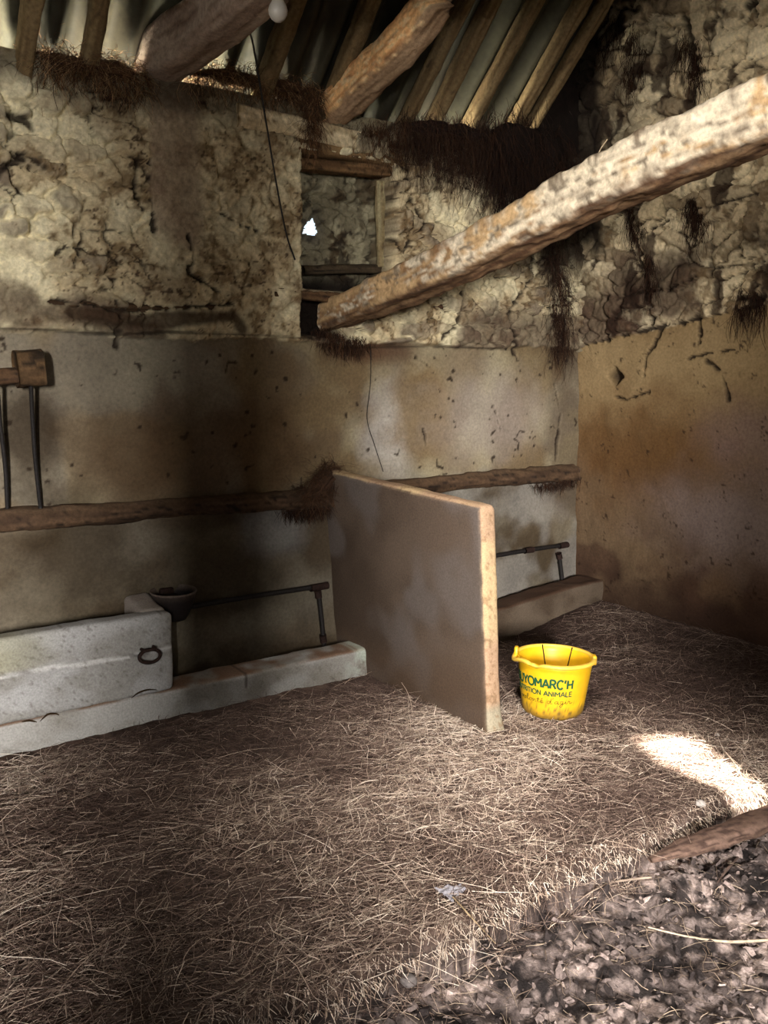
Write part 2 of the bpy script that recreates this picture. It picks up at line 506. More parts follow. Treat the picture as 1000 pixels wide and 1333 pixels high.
# corner's deep shade put into the colour, darker band under the eaves
shade_black = sstep(3.45, 3.95, Xg + (n_mid - .5) * .5) * sstep(1.95, 2.2, Zg + (n_mid - .5) * .3)
shade_black = np.maximum(shade_black, sstep(2.52, 2.66, Zg + (n_mid - .5) * .16) * 0.7)
shade_black = np.maximum(shade_black, sstep(2.9, 3.3, Xg + (n_mid - .5) * .4) * sstep(2.42, 2.56, Zg + (n_mid - .5) * .25))
C = mix(C, lin(26, 17, 12), np.clip(shade_black, 0, 1) * 0.93)

# the blocked window recess, the beam socket, the bolt holes
wl, wt = bpix(389, 228); wr, wbm = bpix(540, 372)
wl = bpix(389, 300)[0]; wr = bpix(505, 300)[0]; wt = bpix(430, 232)[1]; wbm = bpix(430, 378)[1]
inwin = sstep(wl - .008, wl + .004, Xg) * (1 - sstep(wr - .006, wr + .02, Xg + (n_mid - .5) * .06)) * sstep(wbm - .01, wbm + .01, Zg) * (1 - sstep(2.52, 2.54, Zg))
relief = relief - inwin * 0.17
gw = mix(ONE * lin(118, 110, 88), lin(74, 62, 44), sstep(0.45, 0.6, n_mid))
gw = mix(gw, lin(158, 150, 122), sstep(0.5, 0.6, fbm(Xg * 16, Zg * 16, 3, 96)) * 0.8)
gw = mix(gw, lin(40, 32, 24), sstep(.52, .6, n_fine * .5 + n_mid * .5) * .8)
gw = mix(gw, lin(30, 24, 18), sstep(wbm + .15, wbm + .02, Zg))
C = mix(C, gw, inwin)
sk = 1 - sstep(0.9, 1.15, np.maximum(np.abs(Xg - bpix(412, 410)[0]) / 0.10, np.abs(Zg - bpix(412, 410)[1]) / 0.10) + (n_mid - .5) * .4)
relief = relief - sk * 0.14; C = mix(C, lin(28, 20, 14), sk)
_h = on_plane(399, 299, BW_N, BW_D + .165); hc = (_h[0], _h[2]); _ho = on_plane(399, 299, BW_N, BW_D + .30)
holed = np.hypot((Xg - hc[0]) / 1.0, (Zg - hc[1]) / 1.25) + (n_fine - 0.5) * 0.035
C = mix(C, lin(96, 92, 84), (1 - sstep(0.03, 0.1, holed)) * .6)
hole = holed < 0.040

Yg = yb(Xg) - relief
V = np.stack([Xg, Yg, Zg], -1)
keep = ~(hole[:-1, :-1] & hole[1:, :-1] & hole[:-1, 1:] & hole[1:, 1:])
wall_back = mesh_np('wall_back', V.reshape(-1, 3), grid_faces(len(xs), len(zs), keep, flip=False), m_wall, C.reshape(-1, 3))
structure(wall_back)


def quad_obj(name, polys, mat, kind='structure'):
    vs = []; fs = []
    for p in polys:
        fs.append(list(range(len(vs), len(vs) + len(p)))); vs += [tuple(map(float, q)) for q in p]
    o = mesh_np(name, vs, fs, mat, smooth=False)
    o['kind'] = kind
    return o


TH = 0.30
hx, hz = float(_ho[0]), float(_ho[2])
xo0, xo1 = -2.2, 4.7
B = lambda x, z, d=0.0: (x, yb(x) + d, z)
# outer face of the back wall with its hole, its sloping top, the coarse stretch of wall left of the view
yo = TH
h0, h1, k0, k1 = hx - .12, hx + .12, hz - .12, hz + .12
ZT = 2.70; ZO = 1.80
w0, w1, ZW = wl - .12, wr + .14, 2.45
quad_obj('wall_back_outer', [
    [B(xo0, -.3, yo), B(w0, -.3, yo), B(w0, ZO, yo), B(xo0, ZO, yo)], [B(w1, -.3, yo), B(xo1, -.3, yo), B(xo1, ZO, yo), B(w1, ZO, yo)],
    [B(w0, -.3, yo), B(h0, -.3, yo), B(h0, ZW, yo), B(w0, ZW, yo)], [B(h1, -.3, yo), B(w1, -.3, yo), B(w1, ZW, yo), B(h1, ZW, yo)],
    [B(h0, -.3, yo), B(h1, -.3, yo), B(h1, k0, yo), B(h0, k0, yo)], [B(h0, k1, yo), B(h1, k1, yo), B(h1, ZW, yo), B(h0, ZW, yo)],
    [B(xo0, ZT, -.01), B(w0, ZT, -.01), B(w0, ZO, yo), B(xo0, ZO, yo)], [B(w1, ZT, -.01), B(xo1, ZT, -.01), B(xo1, ZO, yo), B(w1, ZO, yo)],
    [B(w0, ZT, -.01), B(w1, ZT, -.01), B(w1, ZW, yo), B(w0, ZW, yo)],
    [B(w0, ZT, -.01), B(w0, ZO, yo), B(w0, ZW, yo)], [B(w1, ZT, -.01), B(w1, ZO, yo), B(w1, ZW, yo)],
    [B(xo0, -.3), B(X0, -.3), B(X0, ZT), B(xo0, ZT)],
    [B(xo0, -.3), B(xo1, -.3), B(xo1, -.04), B(xo0, -.04)],
], m_outer)

# ------------------------------------------------------------------ the gable wall on the right
ys = np.arange(1.0, 3.72, 0.0075); zr = np.arange(-0.1, 4.75, 0.0085)
Sg, Tg = np.meshgrid(ys, zr, indexing='ij')


def rpix(px, py):
    p = rw(px, py); return (p[1], p[2])


def rline(*pp): return [rpix(*p) for p in pp]


wx = fbm(Sg * 7, Tg * 7, 4, 103) - 0.5; wz = fbm(Sg * 7, Tg * 7, 4, 108) - 0.5
f1, ed, cid, cid2 = voro((Sg + wx * 0.20) / 0.16, (Tg + wz * 0.15 + Sg * .1) / 0.095, 121)
f1b, edb, cidb, _ = voro((Sg + wx * 0.06) / 0.08, (Tg + wz * 0.06) / 0.06, 133)
la, lb = rpix(738, 455), rpix(1000, 398)
plz = la[1] + (Sg - la[0]) * (lb[1] - la[1]) / (lb[0] - la[0])
nb, nm, nf, nf2 = fbm(Sg * 1.6, Tg * 1.6, 4, 140), fbm(Sg * 7, Tg * 7, 4, 141), fbm(Sg * 34, Tg * 34, 3, 142), fbm(Sg * 75, Tg * 75, 2, 143)
up = sstep(-0.005, 0.005, Tg - plz - (nm - .5) * .02)
rendm = sstep(0.5, 0.75, fbm(Sg * 2.4, Tg * 2.4, 3, 150))
relief = (sstep(0, .2, ed) * .03 + (cid - .5) * .03 + sstep(0, .25, edb) * .008) * (1 - .6 * rendm) + nm * .025 + nf * .01
relief = relief * up + (1 - up) * (0.03 + (nm - .5) * .02 + (nb - .5) * .05)
joint = (1 - sstep(.01, .11, ed + (nf - .5) * .12)) * (1 - .6 * rendm) * sstep(.34, .56, fbm(Sg * 6, Tg * 6, 3, 160) + .08)
ONE = np.ones(Sg.shape + (1,))
c_st = mix(ONE * lin(198, 178, 142), lin(222, 206, 170), cid2)
c_st = mix(c_st, lin(122, 104, 80), sstep(.66, .82, cid) * .8)
c_u = mix(c_st, lin(204, 186, 150), rendm * .6)
c_u = mix(c_u, lin(100, 78, 50), sstep(.55, .65, nf * .5 + nm * .5) * .7)
c_u = mix(c_u, lin(40, 27, 18), joint * .9)
damp = sstep(0.55, 0.12, Tg - plz + (nm - .5) * .5) * sstep(.38, .55, fbm(Sg * 3, Tg * 4, 3, 170))
c_u = mix(c_u, lin(64, 44, 34), damp * .85)
webs = sstep(.58, .66, fbm(Sg * 9, Tg * 4.5 + 30, 4, 175))
c_u = mix(c_u, lin(40, 24, 15), webs * .85)
c_l = mix(ONE * lin(160, 136, 98), lin(130, 104, 70), sstep(.35, .65, nb))


def rblob(px, py, rx, ry, soft=.5):
    c = rpix(px, py); kx = abs(rpix(px + rx, py)[0] - c[0]); kz = abs(rpix(px, py + ry)[1] - c[1])
    d = np.hypot((Sg - c[0]) / kx, (Tg - c[1]) / kz) + (nm - .5) * .9
    return 1 - sstep(1 - soft, 1 + soft, d)


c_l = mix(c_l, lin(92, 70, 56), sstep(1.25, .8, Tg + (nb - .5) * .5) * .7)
c_l = mix(c_l, lin(100, 68, 34), rblob(860, 590, 150, 75, .7) * .85)
c_l = mix(c_l, lin(142, 126, 120), rblob(960, 680, 120, 55, .8) * .75)
c_l = mix(c_l, lin(140, 118, 110), rblob(985, 570, 70, 45, .8) * .6)
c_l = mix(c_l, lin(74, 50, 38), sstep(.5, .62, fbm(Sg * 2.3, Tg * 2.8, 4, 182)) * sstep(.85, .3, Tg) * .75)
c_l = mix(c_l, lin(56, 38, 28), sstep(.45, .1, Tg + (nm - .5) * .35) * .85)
c_l = mix(c_l, lin(48, 32, 20), sstep(.68, .75, nf2 * .4 + fbm(Sg * 19, Tg * 19, 4, 188) * .6) * .8)
c_u = c_u * (.72 + .56 * nf2)[..., None] * (.86 + .28 * nf)[..., None]
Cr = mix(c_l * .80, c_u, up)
crack = np.zeros(Sg.shape)
for wdt, pts in [
    (.007, [(738, 455), (800, 442), (857, 427), (920, 415), (970, 403), (1000, 396)]),
    (.014, [(866, 425), (858, 445), (845, 465), (842, 488)]), (.007, [(890, 470), (925, 460), (960, 455)]), (.009, [(896, 415), (893, 425)]),
    (.007, [(915, 420), (913, 447)]), (.016, [(930, 472), (945, 490), (952, 520)]), (.022, [(922, 470), (948, 486), (938, 480)]),
    (.022, [(823, 275), (826, 300), (846, 360), (853, 420)]), (.03, [(905, 265), (910, 300)]), (.018, [(970, 380), (968, 415)]), (.03, [(968, 390), (1000, 388)]),
    (.03, [(895, 20), (910, 80), (905, 100)]), (.012, [(842, 380), (880, 376), (940, 350), (1000, 342)]), (.010, [(850, 300), (900, 278), (960, 262), (1000, 250)]),
    (.02, [(985, 0), (992, 25)]), (.010, [(800, 515), (820, 520), (848, 510)]),
]:
    d = seg_dist(Sg, Tg, rline(*pts)) + (nf - .5) * .03 + (nm - .5) * .02
    crack = np.maximum(crack, 1 - sstep(wdt * .2, wdt * .8, d))
dh = 1 - sstep(.8, 1.1, np.abs(Sg - rpix(804, 490)[0]) / .06 + np.abs(Tg - rpix(804, 490)[1]) / .055 + (nm - .5) * .3)
crack = np.maximum(crack, dh)
Cr = mix(Cr, lin(30, 20, 13), crack * .93)
relief = relief - crack * .025 - dh * .06
shade_black = np.maximum(sstep(3.36, 3.5, Sg + (nm - .5) * .16) * sstep(2.1, 2.3, Tg + (nm - .5) * .3), .55 * sstep(2.9, 3.4, Sg + (nm - .5) * .6) * sstep(2.2, 2.8, Tg + (nm - .5) * .5))
shade_black = np.maximum(shade_black, sstep(3.45, 3.66, Sg + (nm - .5) * .2) * sstep(1.7, 1.85, Tg + (nm - .5) * .2) * .9)
Cr = mix(Cr, lin(22, 14, 10), np.clip(shade_black, 0, 1) * .95)  # deep shade of the corner void painted black on the gable
cor = sstep(3.55, 3.66, Sg + (nm - .5) * .1) * (Tg < 1.65)
Cr = mix(Cr, lin(80, 56, 36), cor * .5)
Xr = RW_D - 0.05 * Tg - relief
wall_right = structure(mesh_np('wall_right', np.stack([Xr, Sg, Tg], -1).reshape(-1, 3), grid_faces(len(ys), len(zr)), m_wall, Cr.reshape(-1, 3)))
quad_obj('wall_right_outer', [[(4.6, -1.8, -.3), (4.6, 4.1, -.3), (4.6, 4.1, 7), (4.6, -1.8, 7)], [(4.28, -1.8, -.3), (4.28, 1.01, -.3), (3.95, 1.01, 7), (3.95, -1.8, 7)],
                              [(4.28, -1.8, -.3), (4.6, -1.8, -.3), (4.6, -1.8, 7), (3.95, -1.8, 7)]], m_outer)

# ------------------------------------------------------------------ the walls behind the camera, with two openings to the yard
FY = -1.6
LX = -2.2
JL, JR = -1.22, -0.86          # unseen pier between the openings, added to cast the dark band
OPEN = [(-1.80, JL), (JR, 0.12)]
HD = 2.6


def boxpolys(x0, x1, y0, y1, z0, z1):
    p = [(x, y, z) for x in (x0, x1) for y in (y0, y1) for z in (z0, z1)]
    return [[p[i] for i in f] for f in ((0, 1, 3, 2), (4, 6, 7, 5), (0, 4, 5, 1), (2, 3, 7, 6), (0, 2, 6, 4), (1, 5, 7, 3))]


pol = boxpolys(LX - .3, OPEN[0][0], FY - .3, FY, -.3, HD) + boxpolys(JL, JR, FY - .3, FY, -.3, HD) + boxpolys(OPEN[1][1], 4.6, FY - .3, FY, -.3, HD) + boxpolys(LX - .3, 4.6, FY - .3, FY, HD, 2.86)
quad_obj('wall_front', pol, m_outer)
LW0, LW1, LZ0, LZ1 = .0, 1.0, 1.75, 2.75          # high opening added in the left wall for a fill lamp
quad_obj('wall_left', boxpolys(LX - .3, LX, FY, LW0, -.3, 7) + boxpolys(LX - .3, LX, LW1, 4.1, -.3, 7) + boxpolys(LX - .3, LX, LW0, LW1, -.3, LZ0) + boxpolys(LX - .3, LX, LW0, LW1, LZ1, 7), m_outer)

# ------------------------------------------------------------------ roof
SL = 1.08
RID = 1.05


def roof_z(x, y):
    w = 2.82 + 0.022 * (x - 1.0)
    yy = np.minimum(y, 2 * RID - y)
    yy = np.where(y > RID, y, 2 * RID - y)
    return w + SL * (3.70 - yy)


PIT = 0.15
XE = 3.74
us = np.arange(LX - .1, XE, 0.0125)
vs = np.concatenate([[4.12, 4.02, 3.95, 3.88], np.arange(3.82, RID, -0.06), [RID]])
U, Vv = np.meshgrid(us, vs, indexing='ij')
nrm = np.array([0, SL, 1.0]) / math.hypot(SL, 1)
cor = np.sin(U / PIT * 2 * np.pi + 0.4) * 0.032 + (fbm(U * 1.1, Vv * 1.3, 2, 200) - .5) * .02
P = np.stack([U, Vv, roof_z(U, Vv)], -1) + cor[..., None] * nrm
Cc = mix(np.ones(U.shape + (1,)) * lin(62, 58, 42), lin(44, 41, 29), sstep(.35, .65, fbm(U * 8, Vv * 2.5, 3, 201)))
Cc = mix(Cc, lin(58, 50, 34), sstep(.55, .7, fbm(U * 4, Vv * 3, 3, 205)) * .7)
Cc = mix(Cc, lin(40, 34, 26), sstep(3.3, 3.9, U) * .5)
ceil_b = structure(mesh_np('ceiling', P.reshape(-1, 3), grid_faces(len(us), len(vs), flip=True), m_roof, Cc.reshape(-1, 3)))
# beyond the last rafter the sheets stop: a higher boarded bay, its void's shade coloured black, runs to the gable
m_void_shade = surf('shade_black_boards', .95, .4, 30, .4, base=(30, 22, 17))
UPZ = .60
Rz = lambda x, y, d=0.0: (x, y, float(roof_z(x, y)) + d)
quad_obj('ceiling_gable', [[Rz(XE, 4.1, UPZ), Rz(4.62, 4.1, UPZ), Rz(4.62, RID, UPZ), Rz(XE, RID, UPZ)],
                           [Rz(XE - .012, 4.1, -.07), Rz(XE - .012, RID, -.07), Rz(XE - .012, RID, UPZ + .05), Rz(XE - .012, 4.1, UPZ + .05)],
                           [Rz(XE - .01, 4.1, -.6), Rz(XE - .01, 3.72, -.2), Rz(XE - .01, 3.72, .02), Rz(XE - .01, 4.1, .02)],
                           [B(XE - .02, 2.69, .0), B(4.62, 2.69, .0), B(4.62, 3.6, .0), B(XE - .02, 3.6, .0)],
                           [Rz(XE - .02, RID, -.02), Rz(4.62, RID, -.02), Rz(4.62, RID, UPZ), Rz(XE - .02, RID, UPZ)]], m_void_shade)
# front slope with one missing sheet that lets the sun in
SUN_D = np.array([0.40, 0.92, -1.22]); SUN_D /= np.linalg.norm(SUN_D)
pc = np.array([2.905, 1.80, 0.0])
t = 0.0
for _ in range(60):
    p = pc - SUN_D * t
    t += (roof_z(p[0], p[1]) - p[2]) * 0.55 / 1.0
hole_c = pc - SUN_D * t


def to_roof(q):
    t = 0.0
    for _ in range(80):
        p = q - SUN_D * t
        t += (roof_z(p[0], p[1]) - p[2]) * 0.5
    return q - SUN_D * t


quad_px = [(826, 966), (893, 962), (1003, 1040), (930, 1068)]
hq = [to_roof(fl(*q)) for q in quad_px]
R = lambda x, y: (x, y, float(roof_z(x, y)))
outer = [R(LX - .1, RID), R(4.62, RID), R(4.62, FY - .45), R(LX - .1, FY - .45)]
h = [tuple(map(float, q)) for q in sorted(hq, key=lambda q: -q[1])]
top2 = sorted(h[:2]); bot2 = sorted(h[2:])
hl = [top2[0], top2[1], bot2[1], bot2[0]]
XM = .85
SK = [(-.35, .95), (.75, .95), (.75, .25), (-.35, .25)]          # roof cell added above a fill lamp, closed by an opaque pane
sk_ = [R(*q) for q in SK]
lo4 = [R(LX - .1, RID), R(XM, RID), R(XM, FY - .45), R(LX - .1, FY - .45)]
ro4 = [R(XM, RID), R(4.62, RID), R(4.62, FY - .45), R(XM, FY - .45)]
ring4 = lambda a, b: [[a[k], a[(k + 1) % 4], b[(k + 1) % 4], b[k]] for k in range(4)]
quad_obj('added_roof_pane', [[tuple(np.array(R(x_ + (.08 if x_ > 0 else -.08), y_ + (.08 if y_ > .5 else -.08))) + np.array([0, 0, .015])) for x_, y_ in SK]], surf('opaque_pane', .5, .1, 40, .1, base=(200, 200, 196)))
rz0 = float(roof_z(0, RID))
cap = lambda x, dy, dz: (x, RID + dy, float(roof_z(x, RID)) + dz)
quad_obj('trim_ridge', [[cap(LX - .1, .3, -.22), cap(4.62, .3, -.22), cap(4.62, 0, .12), cap(LX - .1, 0, .12)], [cap(LX - .1, 0, .12), cap(4.62, 0, .12), cap(4.62, -.3, -.2), cap(LX - .1, -.3, -.2)]], m_outer)
quad_obj('ceiling_front', ring4(lo4, sk_) + ring4(ro4, hl), m_outer)

# rafters under the sheets
raf = [(25, 45, .075), (108, 52, .075), (338, 102, .085), (428, 108, .085), (532, 138, .06), (566, 148, .075), (613, 150, .07), (668, 152, .07), (690, 150, .05)]
raf_lab = ['pale squared rafter at the far left edge of the corrugated roof', 'slim rafter between two bright strips of sheet, above the brown nest on the wall top',
           'rafter behind the pale light bulb', 'broad pale rafter with a rough brown side, just left of the curved beam',
           'thin brown rafter close to the right side of the curved beam', 'first wide brown rafter clear of the curved beam on its right',
           'brown rafter above the hanging cobwebs, third from the curved beam', 'straight brown rafter, second from the black gable corner', 'narrow brown rafter nearest the black gable corner']
for (px, py, w), lab in zip(raf, raf_lab):
    x = float(bw(px, py)[0])
    pts = []
    for y in np.linspace(3.88, RID + .1, 5):
        z = float(roof_z(x, y)) - 0.105
        pts.append((x + 0.012 * math.sin(y * 5 + px), y, z))
    V, Fc, inf = sweep(pts, w * .42, 0.042, .02, 20, 7, 0.006, int(px), up=(0, 0, 1))
    o = mesh_np('rafter', V, Fc, m_wood, wood_col(inf, (126, 106, 74), (102, 82, 54), (66, 50, 32), int(px), darkamt=.26))
    tag(o, lab, 'rafter', 'rafters under the corrugated roof', 'thing')

# ------------------------------------------------------------------ floor


def floor_h(x, y):
    z = (fbm(x * 3, y * 3, 3, 300) - .5) * .03 + (fbm(x * 14, y * 14, 3, 302) - .5) * .022
    z = z + 0.11 * sstep(3.4, 4.25, x) + 0.012
    edge = 1.715 - 0.045 * x + (fbm(x * 5, 0 * x, 3, 305) - .5) * .10
    gut = -0.115 + (fbm(x * 8, y * 8, 4, 310) - .5) * .07 + (fbm(x * 30, y * 30, 3, 311) - .5) * .035
    k = sstep(edge - .022, edge + .016, y)
    return gut * (1 - k) + z * k, k


def fgrid(name, x0, x1, y0, y1, st):
    a = np.arange(x0, x1 + st * .5, st); b = np.arange(y0, y1 + st * .5, st)
    A, Bq = np.meshgrid(a, b, indexing='ij')
    z, k = floor_h(A, Bq)
    o1 = np.ones(A.shape + (1,))
    cb = mix(o1 * lin(66, 52, 44), lin(98, 80, 70), sstep(.4, .65, fbm(A * 20, Bq * 20, 3, 320)))
    cb = mix(cb, lin(56, 40, 30), sstep(.5, .7, fbm(A * 3, Bq * 3, 3, 322)) * .7)
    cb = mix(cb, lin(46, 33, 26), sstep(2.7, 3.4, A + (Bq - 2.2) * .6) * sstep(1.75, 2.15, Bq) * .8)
    n1 = fbm(A * 5 + 2, Bq * 9, 4, 330); n2 = fbm(A * 26, Bq * 40, 3, 331)
    cg = mix(o1 * lin(76, 66, 62), lin(124, 110, 104), sstep(.42, .6, n2))
    cg = mix(cg, lin(188, 168, 158), sstep(.52, .62, n1 * .65 + n2 * .35) * .85)
    cg = mix(cg, lin(30, 26, 25), sstep(.56, .64, fbm(A * 18 + 7, Bq * 22, 3, 335)) * .9)
    wet = sstep(1.4, 0.95, A) * 0.75
    cg = mix(cg, lin(32, 28, 28), wet)
    edg = k * (1 - k) * 4
    c = mix(cg, cb, k)
    c = mix(c, lin(30, 24, 22), sstep(.1, .5, (1 - k)) * sstep(.92, .6, 1 - k) * .6)  # shade below the bedding lip, painted as a dark strip
    return structure(mesh_np(name, np.stack([A, Bq, z], -1).reshape(-1, 3), grid_faces(len(a), len(b)), m_soil, c.reshape(-1, 3)))


fgrid('floor', -.4, 4.5, 1.3, 3.86, .011)
fgrid('floor_gutter', .2, 4.4, .55, 1.312, .0085)
fgrid('floor_passage', -2.25, 4.4, -1.65, .56, .03)
fgrid('floor_passage', -2.25, .21, .55, 1.31, .03)
fgrid('floor_left', -2.25, -.39, 1.29, 3.86, .03)
quad_obj('ground', [[(-2.6, -2.0, -.24), (4.8, -2.0, -.24), (4.8, 4.2, -.24), (-2.6, 4.2, -.24)]], m_outer)

# straw bedding: one uncountable layer
n = 72000
sx = RNG.uniform(-.25, 4.25, n); sy = RNG.uniform(1.58, 3.46, n)
edge = 1.715 - .045 * sx
ok = sy > edge - .06 + RNG.normal(0, .03, n)
ok &= ~((sx > 2.46) & (sx < 2.62) & (sy > 2.46))
ok &= ~((sx < 2.5) & (sy > 3.5 - .045 * sx - .05))
ok &= ~((sx >= 2.5) & (sy > 3.54 - .045 * sx - .05))
ok &= np.hypot(sx - 2.898, sy - 2.545) > .14
sx, sy = sx[ok], sy[ok]; n = len(sx)
hgt, _ = floor_h(sx, sy)
ang = RNG.normal(0.1, .75, n) + np.where(RNG.random(n) < .35, RNG.uniform(0, 3.14, n), 0)
ang = ang + np.where(RNG.random(n) < .5, np.pi, 0)
ln = np.clip(RNG.lognormal(-2.70, .55, n), .02, .26)
d = np.stack([np.cos(ang), np.sin(ang), RNG.normal(.02, .13, n)], -1)
pal = np.array([lin(232, 217, 198), lin(208, 190, 170), lin(176, 156, 138), lin(136, 116, 102), lin(100, 82, 72), lin(74, 57, 49)])
patch = fbm(sx * 2.2, sy * 2.2, 3, 350)
pal_shift = 1.7 * sstep(2.7, 3.4, sx + (sy - 2.2) * .6) * sstep(1.75, 2.15, sy) + 1.0 * sstep(2.6, 3.1, sy) * (sx < 2.6)  # straw palette shifts darker towards the right and the back
pidx = np.clip((RNG.normal(3.0, 1.45, n) + pal_shift + (patch - .5) * 5).round().astype(int), 0, 5)
cols = pal[pidx] * RNG.uniform(.8, 1.15, (n, 1))
st = np.stack([sx, sy, hgt + RNG.uniform(.001, .014, n)], -1)


def hug(P):
    z, k = floor_h(P[..., 0], P[..., 1])
    P = P.copy()
    P[..., 0] = np.minimum(P[..., 0], np.where(P[..., 0] > 3, RW_D - .09, 9))
    P[..., 2] = np.maximum(P[..., 2], z + .002)
    return P


V, Q, Cs = strands(st, d, ln, RNG.uniform(.0007, .0015, n), cols, 4, .1, .17, hug)
straw = mesh_np('straw_bedding', V, Q, m_straw, Cs, False)
tag(straw, 'matted layer of trampled straw and hay covering the raised stall floor', 'straw', None, 'stuff')

# pale fringe hanging over the edge of the bedding
n = 2400
sx = RNG.uniform(-.1, 3.4, n); edge = 1.715 - .045 * sx + (fbm(sx * 5, 0 * sx, 3, 305) - .5) * .10
sy = edge + RNG.normal(.0, .016, n)
hgt, _ = floor_h(sx, sy)
d = np.stack([RNG.normal(0, .7, n), RNG.normal(-.8, .5, n), RNG.normal(-.35, .3, n)], -1)
cols = np.array([lin(224, 210, 192), lin(206, 188, 168), lin(168, 146, 126), lin(104, 84, 70)])[RNG.integers(0, 4, n)]
V, Q, Cs = strands(np.stack([sx, sy, np.maximum(hgt, -.03) + .004], -1), d, RNG.uniform(.010, .034, n), RNG.uniform(.0008, .0017, n), cols, 4, .25, .12, hug)
tag(mesh_np('straw_fringe', V, Q, m_straw, Cs, False), 'pale frayed straw hanging over the edge of the bedding into the gutter', 'straw', None, 'stuff')

# crumbs and thin stalks lying in the gutter
n = 5200
sx = RNG.uniform(.3, 3.0, n); sy = RNG.uniform(.6, 1.66, n)
g, k = floor_h(sx, sy)
ok = k < .2; sx, sy, g = sx[ok], sy[ok], g[ok]; n = len(sx)
sz = np.clip(RNG.lognormal(-5.1, .55, n), .002, .022)
ang = RNG.uniform(0, 6.28, n)
Vc = []; Qc = []; Cc = []
th5 = np.linspace(0, 2 * np.pi, 6, endpoint=False)
tilt = RNG.normal(0, .35, (n, 2))
rad = RNG.uniform(.55, 1.25, (n, 6))
lx = np.cos(th5)[None] * rad * sz[:, None] * RNG.uniform(1, 2.2, (n, 1)); ly = np.sin(th5)[None] * rad * sz[:, None]
rx = lx * np.cos(ang)[:, None] - ly * np.sin(ang)[:, None]; ry = lx * np.sin(ang)[:, None] + ly * np.cos(ang)[:, None]
zt = rx * tilt[:, :1] + ry * tilt[:, 1:]
top = np.stack([sx[:, None] + rx * .75, sy[:, None] + ry * .75, g[:, None] + zt + sz[:, None] * .28 + RNG.normal(0, .12, (n, 6)) * sz[:, None]], -1)
botv = np.stack([sx[:, None] + rx, sy[:, None] + ry, g[:, None] + zt - sz[:, None] * .25], -1)
V = np.concatenate([top, botv], 1).reshape(-1, 3)
fq = []
for i in range(6): fq.append([i, 6 + i, 6 + (i + 1) % 6, (i + 1) % 6])
fq += [[0, 1, 2, 3], [0, 3, 4, 5]]
Q = (np.array(fq)[None] + (np.arange(n) * 12)[:, None, None]).reshape(-1, 4)
pal = np.array([lin(52, 45, 43), lin(84, 74, 70), lin(122, 108, 102), lin(160, 142, 134), lin(198, 178, 168)])
pn = fbm(sx * 5 + 2, sy * 9, 4, 330)
ci = np.clip((RNG.normal(1.3, .9, n) + (pn - .45) * 5 - 1.2 * (sx < 1.2)).round().astype(int), 0, 4)
tag(mesh_np('dung_crumbs', V, Q[:, ::-1], m_soil, np.repeat(pal[ci], 12, 0), False), 'dark and pale dried crumbs and flakes strewn over the sunken gutter', 'debris', None, 'stuff')
n = 1300
sx = RNG.uniform(.4, 2.9, n); sy = RNG.uniform(.6, 1.6, n); g, k = floor_h(sx, sy)
ok = k < .1; sx, sy, g = sx[ok], sy[ok], g[ok]; n = len(sx); ang = RNG.uniform(0, 6.28, n)
V, Q, Cs = strands(np.stack([sx, sy, g + .006], -1), np.stack([np.cos(ang), np.sin(ang), RNG.normal(.03, .1, n)], -1), np.clip(RNG.lognormal(-2.9, .45, n), .02, .16), RNG.uniform(.0007, .0016, n), np.array([lin(176, 156, 134), lin(120, 102, 86), lin(70, 58, 50)])[RNG.integers(0, 3, n)], 4, .05, .3, hug)
tag(mesh_np('straw_litter', V, Q, m_straw, Cs, False), 'loose thin stalks scattered over the dark gutter floor', 'straw', None, 'stuff')

# ------------------------------------------------------------------ concrete: curbs, manger, partition


def along(V, o0, slope=-0.045):
    V = V.copy(); V[:, 1] += slope * V[:, 0] + o0; return V


def conc_col(V, nrm, c1, c2, dirt, seed, dirtz=(.0, .06)):
    a = fbm(V[:, 0] * 5, V[:, 2] * 7 + V[:, 1] * 5, 4, seed)
    b = fbm(V[:, 0] * 85 + V[:, 1] * 37, V[:, 2] * 85 + V[:, 1] * 61, 3, seed + 3)
    c = mix(np.ones((len(V), 1)) * lin(*c1), lin(*c2), sstep(.35, .65, a))
    c = mix(c, lin(*dirt), sstep(.62, .76, b * .6 + a * .4) * .45)
    return c


# low curb below and beside the manger (left stall)
V, Q, N = roundbox((-.45, 0, -.06), (2.497, .16, .145), .012, .018, .008, 9, 400)
V = along(V, 3.513)
c = conc_col(V, N, (154, 151, 145), (126, 121, 112), (84, 75, 64), 401)
topm = sstep(.4, .8, N[:, 2])
c = mix(c, lin(104, 76, 54), topm * sstep(.3, .6, fbm(V[:, 0] * 8, V[:, 1] * 8, 3, 404)) * .9)
c = mix(c, lin(178, 190, 174), sstep(2.3, 2.45, V[:, 0]) * sstep(.45, .6, fbm(V[:, 0] * 14, V[:, 2] * 14, 3, 405)) * .5)
c = mix(c, lin(58, 46, 38), (1 - sstep(.003, .008, np.abs(V[:, 0] - 1.80 - (V[:, 2] - .1) * .1))) * (V[:, 2] > .07) * .8)
o = mesh_np('manger_curb', V, Q, m_conc, c)
tag(o, 'low pale concrete curb running along the straw from under the manger to the partition', 'curb', None, 'thing')
# right-hand stall
V, Q, N = roundbox((2.592, 0, -.06), (4.30, .17, .19), .014, .022, .010, 9, 410)
V[:, 2] += sstep(3.2, 4.2, V[:, 0]) * .06
V = along(V, 3.553)
c = conc_col(V, N, (94, 81, 67), (74, 61, 48), (48, 36, 27), 411)
c = mix(c, lin(72, 50, 36), sstep(.3, .8, N[:, 2]) * .8)
o = mesh_np('manger_curb', V, Q, m_conc, c)
tag(o, 'brown dirt-stained curb in the stall behind the yellow bucket', 'curb', None, 'thing')

